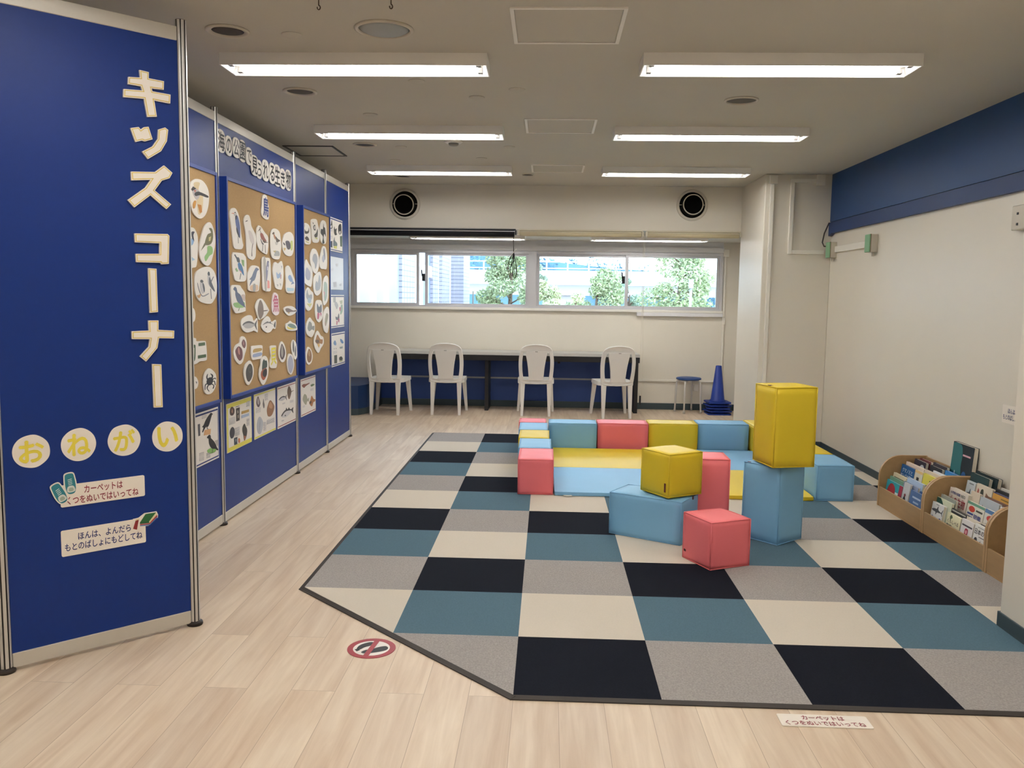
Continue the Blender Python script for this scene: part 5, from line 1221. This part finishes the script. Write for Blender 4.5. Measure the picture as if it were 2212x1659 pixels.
# ------------------------------------------------------------------ long desk under the window
t = thing('long_desk', 'long white topped desk with black frame along the window wall', 'desk', (-.4, YW-.25, 0))
D0, D1 = -1.52, 1.575
DTOP = mat('b9b8b4', .35, .45, 0, .02, 10.0)
b = MB(); b.box(D0, D1, -.235, .225, .665, .70, DTOP, .003); b.build('desk_top', t)
b = MB(); b.box(D0+.01, D1+.005, -.23, -.205, .60, .664, BLACK, .002); b.box(D1-.02, D1+.005, -.205, .22, .60, .664, BLACK, .002); b.build('apron', t)
for x in (-.215, D1-.03):
    b = MB(); b.box(x-.022, x+.022, -.17, .20, 0, .60, BLACK, .003); b.build('leg', t)
b = MB(); b.box(.62, .65, -.15, -.12, .575, .6, BLACK, .002); b.build('cable_clip', t)

# ------------------------------------------------------------------ stool
t = thing('round_stool', 'round stool with dark blue seat and four white legs', 'stool', (1.79, 7.46, 0), RAD(20))
b = MB(); b.lathe([(.001, .392), (.13, .392), (.146, .398), (.15, .408), (.143, .418), (.12, .422), (.001, .423)], mat('264680', .5, .4), n=40); b.build('seat', t)
STL = mat('dcdad6', .35, .5, 0, .02, 10.0)
for k in range(4):
    a = RAD(45+90*k); c, s = math.cos(a), math.sin(a)
    b = MB(); b.tube([(.05*c, .05*s, .385), (.12*c, .12*s, .380), (.14*c, .14*s, .365), (.146*c, .146*s, .34), (.158*c, .158*s, .02)], .0105, STL, 10)
    lg = b.build('leg', t)
    b = MB(); b.lathe([(.0125, 0), (.0125, .028), (.011, .03)], mat('c9c6c0', .5, .4), c=(.1588*c, .1588*s, 0), n=12); b.build('leg_cap', lg)

# ------------------------------------------------------------------ stacked cones
CONE = mat('15348c', .45, .4, 0, .06, 10.0)
def make_cone(label, z, rz):
    t = thing('traffic_cone', label, 'traffic cone', (2.125, 7.385, z), rz, 'stacked dark blue cones')
    b = MB(); pl = rrect(-.137, -.137, .137, .137, .03, 3)
    b.ring(pl, circ(.095, len(pl)), 0, .016, CONE)
    n = len(pl)
    b.build('base_plate', t)
    b = MB(); b.lathe([(.0955, .006), (.094, .028), (.086, .036), (.080, .040), (.034, .436), (.030, .44), (.028, .436), (.076, .036), (.088, .006)], CONE, n=32, close=True); b.build('cone_body', t)
    return t
cn = make_cone('dark blue traffic cone, topmost of the stack in the corner', .134, .05)
for i, lab in enumerate(('dark blue cone second from the top of the stack, only its base showing', 'dark blue cone in the middle of the stack, only its base showing', 'dark blue cone second from the bottom of the stack, only its base showing', 'dark blue cone at the bottom of the stack, resting on the floor')):
    c = copy_tree(cn, lab); c.location = (2.125+.004*(i % 2), 7.385-.003*i, .134-.0335*(i+1)); c.rotation_euler = (0, 0, (.16, -.1, .22, .02)[i])

# ------------------------------------------------------------------ bookshelf units
XS0, XS1 = 2.302, 2.606
def shelf_unit(label, y1, y0):
    """y1 far end, y0 near end"""
    t = thing('book_browser', label, 'bookshelf', (XS0, (y0+y1)/2, Z0), 0, 'low wooden picture book browsers')
    w = (y1-y0)/2 - .001; D = XS1-XS0
    prof = [(0, 0), (D, 0), (D, .338), (.14, .338)] + [(.14-.14*math.sin(RAD(a)), .198+.14*math.cos(RAD(a))) for a in (12, 25, 38, 51, 64, 77, 90)]
    for s in (-1, 1):
        b = MB(); b.prism(prof, s*w-.009 if s > 0 else -w, w if s > 0 else -w+.018, WOOD, 'y', WOODE) if s < 0 else b.prism(prof, w-.018, w, WOOD, 'y', WOODE)
        b.build('side_panel', t)
    i = w-.0185
    b = MB(); b.box(.001, .013, -i, i, .012, .128, WOOD, .002); b.build('front_panel', t)
    b = MB(); b.box(.004, .012, -i, i, 0, .012, WOODE); b.build('kick_strip', t)
    b = MB(); b.box(D-.012, D-.001, -i, i, .01, .335, WOOD, .002); b.build('back_panel', t)
    b = MB()
    b.box(.014, .094, -i, i, .010, .020, WOOD); b.box(.094, .174, -i, i, .045, .055, WOOD); b.box(.174, D-.013, -i, i, .085, .095, WOOD); b.build('stepped_floor', t)
    for x, zb, zt in ((.0925, .02, .178), (.1725, .055, .225)):
        b = MB(); tl = (zt-zb)*math.tan(RAD(8))
        b.hexa([(x-tl*0-.004, -i, zb), (x+.004, -i, zb), (x+.004, i, zb), (x-.004, i, zb)], [(x+tl-.004, -i, zt), (x+tl+.004, -i, zt), (x+tl+.004, i, zt), (x+tl-.004, i, zt)], WOOD)
        b.build('divider', t)
    return t
shelf_unit('far wooden book browser, left of the three along the right wall', 2.895, 2.221)
shelf_unit('middle wooden book browser of the three along the right wall', 2.219, 1.497)
shelf_unit('near wooden book browser, mostly hidden by the pier', 1.495, .80)

PAGES = mat('e3dccb', .8, .2, 0, .05, 200.0)
LEAN = RAD(8)
def book(label, yl, yr, slot, ztop, th, cover, prints=(), pages=PAGES, base=None, tilt=0.0, lean=LEAN):
    """yl / yr: left and right end of the cover as seen (far, near); slot = (x of cover bottom, base height)"""
    xb, zb = slot
    w = abs(yl-yr); h = (ztop-zb)/math.cos(lean)
    n = Vector((-math.cos(lean), 0, math.sin(lean))); up = Vector((math.sin(lean), 0, math.cos(lean)))
    m = frame((xb, (yl+yr)/2, zb + Z0 + .0005 + (w/2*abs(math.sin(tilt)))), (0, -1, 0), up)
    if tilt:
        m = m @ Matrix.Rotation(tilt, 4, 'Z')
    t = thing('picture_book', label, 'book', group='books in the wooden browsers', mtx=m)
    cv = ink(cover) if isinstance(cover, str) else cover
    b = MB(); c = .0018
    b.box(-w/2, w/2, 0, h, -c, 0, cv, .0006, 1); b.box(-w/2, w/2, 0, h, -th, -th+c, cv, .0006, 1); b.box(-w/2, -w/2+c, 0, h, -th+c, -c, cv)
    b.build('cover', t)
    b = MB(); b.box(-w/2+c, w/2-.003, .002, h-.003, -th+c, -c, pages); b.build('page_block', t)
    if prints:
        b = MB()
        for k, p in enumerate(prints):
            if p[0] == 'T':                      # lettering: text, colour, box in fractions of the cover
                _, s, col, bx = p
                text_into(b, s, ink(col), (-w/2+w*bx[0], h*bx[1], -w/2+w*bx[2], h*bx[3]), .0011, .014)
            elif p[0] == 'R':
                _, col, bx = p
                x0, y0_, x1, y1_ = -w/2+w*bx[0], h*bx[1], -w/2+w*bx[2], h*bx[3]
                b.prism([(x0, y0_), (x1, y0_), (x1, y1_), (x0, y1_)], .0, .0006+.00005*k, ink(col))
            elif p[0] == 'P':
                _, col, pts = p
                q = [(-w/2+w*x_, h*y_) for x_, y_ in pts]
                q = smoothpoly(q, 3) if len(q) > 4 else q
                q = [(max(-w/2+.001, min(w/2-.001, u_)), max(.001, min(h-.001, v_))) for u_, v_ in q]
                b.prism(q, .0, .0007+.00005*k, ink(col))
            elif p[0] == 'E':
                _, col, cx, cy, rx, ry = p
                b.prism([(-w/2+w*x_, h*y_) for x_, y_ in circ(rx, 20, cx, cy, ry)], .0, .0007+.00005*k, ink(col))
        b.build('cover_print', t)
    return t
def lines(col, x0, y0, x1, n, dy=.07, hh=.028, jag=True):
    return [('R', col, (x0, y0-k*dy, x1-(.12*(k % 2) if jag else 0), y0-k*dy+hh)) for k in range(n)]
# slots: x of the cover foot, height of the tier floor
F1, F2, F3 = (2.3205, .020), (2.341, .020), (2.361, .020)
M1, M2, M3 = (2.4085, .055), (2.432, .055), (2.451, .055)
K1, K2, K3 = (2.4895, .095), (2.514, .095), (2.538, .095)
SHARK = [(.04, .66), (.14, .70), (.30, .725), (.44, .73), (.52, .82), (.56, .81), (.58, .725), (.74, .69), (.86, .68), (.96, .78), (.985, .77), (.93, .665), (.98, .58), (.95, .58), (.86, .645), (.66, .635), (.5, .62), (.44, .55), (.40, .56), (.38, .62), (.18, .63)]
# far unit
book('teal picture book with red swirl and red right strip, front row of the far browser', 2.845, 2.60, F1, .186, .015, '2f9aa6', [('P', 'a8323a', [(.10, .55), (.2, .85), (.38, .92), (.55, .8), (.58, .6), (.5, .45), (.5, .3), (.42, .45), (.2, .4)]), ('R', 'a33149', (.80, 0, 1, 1)), ('R', 'dfeef0', (.60, .58, .78, .66)), ('R', 'dfeef0', (.56, .44, .76, .52))])
book('muted green picture book behind the teal one, far browser', 2.862, 2.655, F2, .205, .014, '6f9a84', [('R', 'a6b79c', (.2, .8, .7, .86))])
book('cream book with brown title line at left of the far browser', 2.866, 2.67, F3, .228, .016, 'd9cfb2', lines('5c5140', .1, .86, .85, 2, .08))
book('blue and red picture book beside the green one, far browser', 2.648, 2.585, F2, .214, .014, '5f7f9f', [('E', 'c4565e', .6, .6, .3, .12), ('E', 'd8b49a', .3, .72, .2, .08)])
book('pale blue wide picture book behind the lavender one, far browser', 2.655, 2.43, F3, .240, .016, 'a9c1dd', [('R', 'd3deec', (.1, .8, .8, .86)), ('E', 'c86a6c', .45, .84, .08, .03), ('R', '7f9fc6', (.3, .55, .9, .7))])
book('light grey book with a black figure on its cover, front row of the far browser', 2.592, 2.50, F1, .220, .012, 'c3c5ca', [('P', '24242c', [(.25, .1), (.2, .45), (.4, .6), (.62, .45), (.75, .1)]), ('E', '7a2f34', .42, .62, .12, .05)])
book('lavender grey book leaning beside the black figure book, far browser', 2.575, 2.44, F2, .216, .014, '8f9dbd', [('R', 'b9c3d8', (.3, .6, .9, .66))])
book('slate blue book with pale lettering at the near end of the far browser', 2.485, 2.30, F1, .197, .014, '4d6c9c', [('R', 'b8c6da', (.2, .76, .8, .82)), ('R', '9db2d0', (.3, .6, .7, .66)), ('P', '8fb0cf', [(.15, .2), (.3, .45), (.5, .3), (.7, .5), (.85, .2), (.5, .1)])])
book('dark blue thin book behind the slate blue one, near end of the far browser', 2.415, 2.285, F2, .202, .010, '35568c')
book('blue book titled in white handwritten katakana, middle row of the far browser', 2.866, 2.668, M1, .284, .016, '1f5c96', [('T', 'クマノミと', 'dfe6ea', (.12, .80, .88, .92)), ('T', 'サンゴの海の', 'dfe6ea', (.05, .64, .95, .77)), ('P', '3a86b5', [(.1, .3), (.4, .5), (.9, .4), (.8, .1), (.2, .1)])])
book('cream book with dark brush title beside the blue one, far browser', 2.660, 2.552, M1, .288, .014, 'd9d4c4', [('R', '3c3a38', (.3, .72, .6, .82)), ('R', 'e0c084', (0, .93, 1, 1))])
book('yellow book with black title lines above a blue sea picture, far browser', 2.545, 2.30, M1, .290, .018, 'ddd257', [('R', '3f3c2a', (.38, .84, .82, .865)), ('R', '3f3c2a', (.42, .77, .9, .795)), ('R', '2d2b22', (.15, .69, .85, .725)), ('P', '3f6f96', [(0, 0), (0, .58), (.2, .62), (.5, .55), (.8, .6), (1, .55), (1, 0)])])
book('thick pale paged book behind the blue handwritten one, far browser', 2.864, 2.60, M2, .302, .016, 'dfcdbf')
book('second pale paged book behind the yellow one, far browser', 2.592, 2.36, M2, .304, .015, 'dccfc0')
book('white thin book leaning at the near end of the middle row, far browser', 2.52, 2.29, M3, .312, .011, 'e3e6ea')
book('dark purple book with white cloud picture, back row of the far browser', 2.866, 2.70, K1, .322, .020, '3b3644', [('P', 'c8ccd6', [(.45, .55), (.55, .85), (.8, .9), (.95, .75), (.9, .5)])])
book('dark red spined book at the back left of the far browser', 2.85, 2.69, K2, .330, .020, '6b2f33')
book('black book with grey picture, back row middle of the far browser', 2.64, 2.48, K1, .324, .020, '2d3138', [('E', '7c828c', .45, .72, .2, .1)])
book('thick cream paged book behind the black one, far browser', 2.66, 2.475, K2, .338, .020, '3e3a44')
book('bright blue book with small white title, back row near end of the far browser', 2.44, 2.285, K1, .330, .018, '3f86c4', [('R', 'e9eef2', (.15, .80, .55, .88)), ('R', '1d3350', (.1, .64, .6, .76))])
book('brown book half hidden behind the bright blue one, far browser', 2.472, 2.33, K2, .320, .016, '5d4c3c')
# big book leaning on the wall
WL = RAD(4)
book('large teal and black book standing highest, leaning against the right wall', 2.50, 2.245, (2.5665, .16), .50, .028, '1d2830', [('P', '2f6f74', [(.02, .02), (.02, .98), (.40, .98), (.50, .80), (.48, .6), (.55, .4), (.66, .22), (.72, .02)]), ('P', '2a6fa8', [(.02, .02), (.02, .42), (.3, .46), (.5, .40), (.66, .2), (.7, .02)]), ('E', '2f5f9c', .66, .42, .12, .12), ('R', 'd9dfe6', (.60, .44, .72, .47)), ('R', 'c4cbd6', (.60, .38, .72, .41)), ('R', 'd9a9b4', (.52, .80, .88, .83)), ('R', 'dfe9ec', (.20, .42, .24, .5))], lean=WL)
# middle unit
book('white book with a grey shark, front left of the middle browser', 2.185, 2.045, F1, .197, .018, 'dfe2e4', [('P', '474d56', [(x_, y_+.09) for x_, y_ in SHARK]), ('R', '8d9298', (.35, .94, .6, .965)), ('T', '魚', '4a5c9c', (.10, .40, .34, .58)), ('T', '海の', '2f4a86', (.42, .40, .72, .56)), ('E', '3a4a96', .84, .52, .09, .06)])
book('pale green book with dark green corner behind the shark book', 2.187, 2.005, F2, .224, .014, 'd5dcc2', [('P', '1f4a40', [(0, .3), (0, 1), (.25, 1), (.6, .72), (.72, .4)])])
book('grey paged book behind the pale green one, middle browser', 2.188, 2.01, F3, .240, .016, '9aa098')
book('cream book with small plant and brush lettering, front row of the middle browser', 1.99, 1.84, F1, .182, .016, 'e3dfbd', [('P', '5d6a4a', [(.2, .88), (.3, .96), (.4, .88), (.3, .82), (.28, .76)]), ('T', 'くらしべる', '3f423c', (.08, .68, .9, .80)), ('T', '動物', '2f3230', (.06, .50, .45, .64)), ('R', '7d8078', (.5, .53, .86, .57))])
book('black covered book behind the cream brush lettered one', 2.0, 1.83, F2, .203, .014, '2b2b2c', [('R', 'b8b6ae', (.05, .93, .95, .97))])
book('white book with a red emblem in the middle, front row of the middle browser', 1.828, 1.702, F1, .190, .014, 'e6e3e4', [('R', '4a4850', (.08, .80, .92, .85)), ('P', 'a8324a', [(.38, .52), (.38, .72), (.5, .75), (.62, .72), (.62, .52), (.5, .46)]), ('E', 'dba0aa', .5, .64, .08, .06), ('P', '5a4a44', [(.2, .12), (.3, .2), (.42, .12), (.3, .06)])])
book('pale open topped book behind the red emblem one', 1.825, 1.70, F2, .200, .014, 'dcd3c2')
book('white book on Japanese shellfish with black title, near end of the front row', 1.69, 1.535, F1, .198, .016, 'efefed', [('R', '9a9a98', (.2, .92, .7, .94)), ('T', '日本の貝1', '2a2a2c', (.06, .72, .94, .88)), ('R', '55555a', (.35, .66, .7, .68)), ('P', '3f3f44', [(.08, .46), (.12, .60), (.24, .62), (.3, .50), (.2, .42)]), ('P', '3a3a40', [(.42, .44), (.5, .58), (.58, .44)]), ('P', '4a4a52', [(.72, .34), (.85, .42), (.96, .32), (.84, .28)])])
book('cream backed book behind the shellfish book', 1.68, 1.53, F2, .206, .014, 'd8d2c4', [('R', '3c3a3a', (.02, .92, .98, .96))])
book('thick white nature guide with big red title, middle row of the middle browser', 2.188, 1.975, M1, .283, .030, 'e6ddd2', [('T', '小学館の図鑑', '2f3f86', (.08, .86, .60, .93)), ('T', 'NEO', '55655a', (.64, .86, .88, .93)), ('T', '水の生物', '9c2f36', (.08, .60, .92, .82)), ('P', '5a4a3c', [(.55, .28), (.65, .36), (.8, .32), (.92, .38), (.85, .24), (.65, .22)])])
book('cream blank topped book behind the thick red titled guide', 2.0, 1.90, M2, .304, .012, 'd9ccba', [('P', '8d6a5a', [(.5, .6), (.6, .7), (.7, .6)])])
book('white guide with red oval and blue title, middle row of the middle browser', 1.965, 1.785, M1, .256, .014, 'e9e5d6', [('E', 'cf4a3a', .30, .82, .18, .08), ('R', '55554e', (.55, .80, .92, .85)), ('T', '図鑑', '3a4a94', (.48, .56, .9, .72)), ('R', '4a5a9c', (.08, .66, .42, .71)), ('R', '4a5a9c', (.08, .57, .4, .62)), ('R', '6fa08a', (0, .93, 1, 1))])
book('white guide with red oval and a blue top strip, near end of the middle row', 1.778, 1.56, M1, .258, .014, 'e9e8e2', [('R', '5f86b8', (0, .90, 1, 1)), ('E', 'c94a42', .32, .78, .2, .085), ('R', '3a3a3e', (.68, .70, .92, .80)), ('T', '日本', '33383c', (.1, .48, .5, .64)), ('E', 'c06a74', .72, .55, .1, .06)])
book('grey sketch covered book leaning behind the oval guides', 1.895, 1.70, M2, .296, .014, 'b4bcc4', [('P', 'a0685c', [(.12, .7), (.18, .84), (.26, .74), (.2, .64)]), ('P', '93a0ac', [(.3, .5), (.6, .62), (.95, .5), (.9, .3), (.4, .3)])])
book('white book with blue oval title, near end of the middle browser', 1.69, 1.53, M2, .290, .018, 'dfe0e6', [('E', '33427f', .35, .82, .28, .06), ('R', 'a23342', (.1, .60, .5, .72))])
book('brown paged book behind the blue oval one', 1.88, 1.53, M3, .302, .010, '7a5a4c')
book('dark green thick book at back left of the middle browser', 2.188, 1.985, K2, .372, .022, '1d3c3e', [('P', '2a5450', [(.5, .3), (.6, .8), (.95, .85), (.95, .3)])])
book('dark green and black album behind the dark green book', 2.18, 1.94, K3, .382, .024, '16292c')
book('pale blue book with a grey shark, back row of the middle browser', 2.165, 2.068, K1, .330, .012, 'c3ced2', [('P', '3f4a54', SHARK), ('R', '7f8a90', (.3, .93, .8, .96))])
book('cream book with drawings of shells, back row of the middle browser', 2.055, 1.885, K1, .336, .014, 'e0d6c4', [('P', 'a8564c', [(.08, .72), (.12, .9), (.2, .86), (.2, .7)]), ('P', '3f4438', [(.3, .68), (.32, .88), (.46, .9), (.5, .72), (.4, .64)]), ('P', '8a6a58', [(.6, .7), (.66, .86), (.8, .82), (.78, .68)]), ('P', '8d8478', [(.12, .46), (.2, .6), (.32, .52), (.25, .42)]), ('P', 'b08a74', [(.4, .48), (.48, .6), (.56, .5), (.5, .42)]), ('P', '7a5a4a', [(.66, .44), (.7, .6), (.82, .62), (.86, .48), (.76, .4)])])
book('navy book with an orange band at its top, back row near end', 1.875, 1.60, K1, .327, .018, '262f66', [('R', 'd9a450', (0, .84, 1, .98)), ('R', '8d7434', (.3, .89, .8, .92)), ('T', '海の実験', 'c3c8e0', (.2, .6, .95, .78))])
book('black topped book behind the orange banded one', 1.92, 1.64, K2, .338, .016, '2a2a2c')
book('thin white book standing behind the black topped one', 1.90, 1.62, K3, .345, .012, 'd8d5cd')
# ------------------------------------------------------------------ outside, seen through the window
TILE = bpy.data.materials.new('mat_tile'); TILE.use_nodes = True
_t = TILE.node_tree; _b = _t.nodes['Principled BSDF']
_co = _t.nodes.new('ShaderNodeTexCoord'); _sx = _t.nodes.new('ShaderNodeSeparateXYZ'); _cx = _t.nodes.new('ShaderNodeCombineXYZ')
_t.links.new(_co.outputs['Object'], _sx.inputs[0]); _my = _t.nodes.new('ShaderNodeMath'); _my.operation = 'MULTIPLY'; _my.inputs[1].default_value = .3; _t.links.new(_sx.outputs['Y'], _my.inputs[0]); _t.links.new(_my.outputs[0], _cx.inputs['X']); _t.links.new(_sx.outputs['Z'], _cx.inputs['Y'])
_br = _t.nodes.new('ShaderNodeTexBrick'); _br.offset = 0.0
_br.inputs['Scale'].default_value = 1.0; _br.inputs['Brick Width'].default_value = .10; _br.inputs['Row Height'].default_value = .10; _br.inputs['Mortar Size'].default_value = .009
_br.inputs['Color1'].default_value = lin('7f7b88'); _br.inputs['Color2'].default_value = lin('86818c'); _br.inputs['Mortar'].default_value = lin('50525c')
_t.links.new(_cx.outputs[0], _br.inputs['Vector']); _t.links.new(_br.outputs['Color'], _b.inputs['Base Color'])
OUTW = mat('c9ccce', .6, .3, 0, .02, 5.0); OUTG = mat('86989e', .25, .5, 0, .05, 1.5); OUTB = mat('62708c', .25, .5, 0, .05, 1.5)
t = thing('building_wing', 'tiled building wing with glass bays outside the left part of the window', 'building', (-2.6, 8.4, -3.0))
b = MB(); b.box(-3.0, 0, 0, 15.0, 0, 8.0, OUTW); b.build('wing_wall', t)
def bay(name, y0, y1, z0, z1, m, d=.03):
    b = MB(); b.box(0, d, y0-8.4, y1-8.4, z0+3, z1+3, m); return b.build(name, t)
for y0, y1 in ((9.1, 10.15), (10.45, 11.2), (11.5, 12.5)):
    bay('glass_bay', y0, y1, .2, 3.2, OUTG, .02)
for y0 in (9.0, 10.2, 11.25):
    bay('mullion', y0, y0+.16, .2, 3.4, OUTW, .05)
for y0, y1 in ((12.5, 14.0), (16.6, 17.6), (18.3, 19.9)):
    bay('tiled_pier', y0, y1, -.5, 4.0, TILE, .08)
for y0, y1 in ((15.2, 15.9), (16.0, 16.6)):
    bay('glass_bay', y0, y1, .0, 1.75, OUTB, .02)
bay('glass_bay', 15.2, 16.6, 2.0, 3.2, OUTB, .02)
bay('mullion', 14.9, 15.2, -.2, 3.4, OUTW, .06); bay('mullion', 15.9, 16.0, -.2, 1.75, OUTW, .06); bay('mullion', 15.2, 16.6, 1.75, 2.0, OUTW, .06)
bay('tiled_pier', 20.9, 22.8, -.5, 4.0, TILE, .35)

def leafy(mb, centers, mats, per, size, rnd, flat=.75):
    for (cx, cy, cz, r) in centers:
        for k in range(per):
            while True:
                v = Vector((rnd.uniform(-1, 1), rnd.uniform(-1, 1), rnd.uniform(-1, 1)))
                if .35 < v.length < 1:
                    break
            p = Vector((cx + v.x*r, cy + v.y*r, cz + v.z*r*flat))
            a = rnd.uniform(0, 6.28); s = size*rnd.uniform(.6, 1.4)
            u = Vector((math.cos(a), rnd.uniform(-.6, .6), math.sin(a)*.8)).normalized()*s
            w = Vector((rnd.uniform(-1, 1), rnd.uniform(-1, 1), rnd.uniform(-.5, 1))).normalized()*s*.55
            mb.face([p-u, p-w*.8, p+u, p+w], mats[rnd.randrange(len(mats))])
BARK = mat('6d5d50', .9, .1, 0, .15, 10.0)
def leafmat(h):
    m = mat(h, .8, .15, 0, .12, 6.0)
    return m
GR1 = [leafmat('98a47a'), leafmat('a8b08a'), leafmat('8a9672')]
GR2 = [leafmat('b8bb90'), leafmat('c2c39e'), leafmat('a8b08a')]
GR3 = [leafmat('97a692'), leafmat('a7b49d'), leafmat('8a9a86')]
def tree(label, x, y, z0, z1, r, mats, seed, n=16, per=420, size=.046, group='trees outside the window'):
    rnd = random.Random(seed)
    t = thing('pine_tree', label, 'tree', (x, y, -4.0), 0, group)
    b = MB(); b.tube([(0, 0, 0), (.05, 0, 2.5+z0*.5), (-.03, .05, z0+4), (.04, 0, z1+3.7)], .1, BARK, 8, [.16, .12, .08, .02])
    cs = []
    for k in range(n):
        f = k/(n-1)
        z = z0 + (z1-z0)*f + 4
        rr = r*(1.0-.62*f)*rnd.uniform(.5, 1.0)
        a = rnd.uniform(0, 6.28)
        c = (rr*math.cos(a), rr*math.sin(a)*.7, z+rnd.uniform(-.12, .12), r*rnd.uniform(.22, .40))
        cs.append(c)
        b.tube([(0, 0, z-.25), (c[0]*.6, c[1]*.6, z-.08), (c[0], c[1], c[2])], .02, BARK, 5)
    b.build('trunk', t)
    b = MB(); leafy(b, cs, mats, per, size, rnd); b.build('foliage', t)
tree('pine tree with pale green crown left of the window middle', -.95, 21.0, .5, 2.75, 1.05, GR1, 1, 26)
tree('low yellow green tree just right of the window middle bar', .1, 19.0, .2, 1.72, .55, GR2, 2, 16)
tree('bushy pale green tree at the middle of the right window', 1.36, 20.0, .2, 1.95, .95, GR1, 3, 22)
tree('dark blue green small pine left of the tall right tree', 2.35, 21.5, .2, 1.75, .55, GR3, 4, 12)
tree('tall layered pine tree at right side of the window', 3.45, 19.5, .2, 2.55, 1.15, GR1, 5, 26)
tree('yellowish bush right under the elevated rail, low in right window', .66, 17.2, .0, 1.25, .5, GR2, 6, 10)
tree('grey green pine branch at left edge of the right window', -.35, 22.0, .9, 2.3, .5, GR3, 7, 9)
tree('green tree beyond the right end of the window', 5.3, 19.0, .2, 2.2, .8, GR1, 8, 14)
# elevated rail line
CONC = mat('dcdcdc', .8, .2, 0, .03, 2.0); CONC_SHADE = mat('a29da2', .8, .2, 0, .05, 2.0)  # darker copy: shade under the deck put into girder and pier colour
t = thing('rail_viaduct', 'pale concrete elevated railway line with railing beyond the trees', 'viaduct', (0, 38.0, 0))
def curve(x):
    return .012*(x-1)**2
b = MB(); b2 = MB(); b3 = MB()
xs = [-12+k*1.0 for k in range(36)]
for x0, x1 in zip(xs[:-1], xs[1:]):
    y0, y1 = curve(x0), curve(x1)
    b.hexa([(x0, y0, 1.95), (x1, y1, 1.95), (x1, y1+4, 1.95), (x0, y0+4, 1.95)], [(x0, y0, 2.62), (x1, y1, 2.62), (x1, y1+4, 2.62), (x0, y0+4, 2.62)], CONC)
    b2.hexa([(x0, y0+.6, 1.45), (x1, y1+.6, 1.45), (x1, y1+3.2, 1.45), (x0, y0+3.2, 1.45)], [(x0, y0+.4, 1.95), (x1, y1+.4, 1.95), (x1, y1+3.6, 1.95), (x0, y0+3.6, 1.95)], CONC_SHADE)
    b3.box(x0-.03, x0+.03, y0+.05, y0+.11, 2.62, 3.05, CONC)
    b3.tube([(x0, y0+.08, 3.03), (x1, y1+.08, 3.03)], .03, CONC, 5); b3.tube([(x0, y0+.08, 2.72), (x1, y1+.08, 2.72)], .025, CONC, 5)
b.build('parapet_beam', t); b2.build('box_girder', t); b3.build('railing', t)
for x in (-9, 1.0, 11):
    b = MB(); b.box(x-.5, x+.5, curve(x)+1.0, curve(x)+2.6, -4.0, 1.46, CONC_SHADE, .05); b.build('pier', t)
# wooded hill
b = MB(); rnd = random.Random(11)
prof = [(-40, 0), (-40, 4.5), (-25, 6.5), (-10, 6.2), (-2, 5.6), (4, 5.0), (9, 4.6), (13, 3.0), (18, 1.0), (20, 0)]
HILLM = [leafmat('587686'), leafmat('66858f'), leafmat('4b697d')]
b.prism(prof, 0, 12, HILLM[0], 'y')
cs = []
for k in range(150):
    x = rnd.uniform(-30, 17)
    top = 0
    for (xa, za), (xb, zb) in zip(prof[1:-1], prof[2:]):
        if xa <= x <= xb:
            top = za + (zb-za)*(x-xa)/(xb-xa)
    cs.append((x, rnd.uniform(-1.5, 2), max(.5, top*rnd.uniform(.35, 1.02)), rnd.uniform(.6, 1.1)))
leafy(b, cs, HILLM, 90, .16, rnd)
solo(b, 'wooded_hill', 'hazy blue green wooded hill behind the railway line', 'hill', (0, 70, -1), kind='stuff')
b = MB(); b.box(-60, 60, 8.0, 110, -4.2, -4.0, mat('a9ab9c', .9, .1, 0, .1, .5)); struct(b, 'ground_outside')
b = MB(); b.tube([(0, 0, 0), (0, 0, 5.75)], .03, mat('8d9094', .5, .4, .3), 8); b.box(-.05, .05, -.04, .04, 5.6, 5.8, mat('8d9094', .5, .4, .3)); solo(b, 'light_pole', 'thin grey pole in front of the tall right tree', 'pole', (3.35, 17.0, -4.0))
b = MB(); b.prism([(-.06, 0), (.06, 0), (.02, .25), (.015, .9), (-.015, .9), (-.02, .25)], -.03, .03, mat('7a6a60', .6, .3), 'y'); solo(b, 'lamp_bollard', 'small dark lamp post beside the tiled wing', 'lamp post', (-2.2, 23.4, .6))
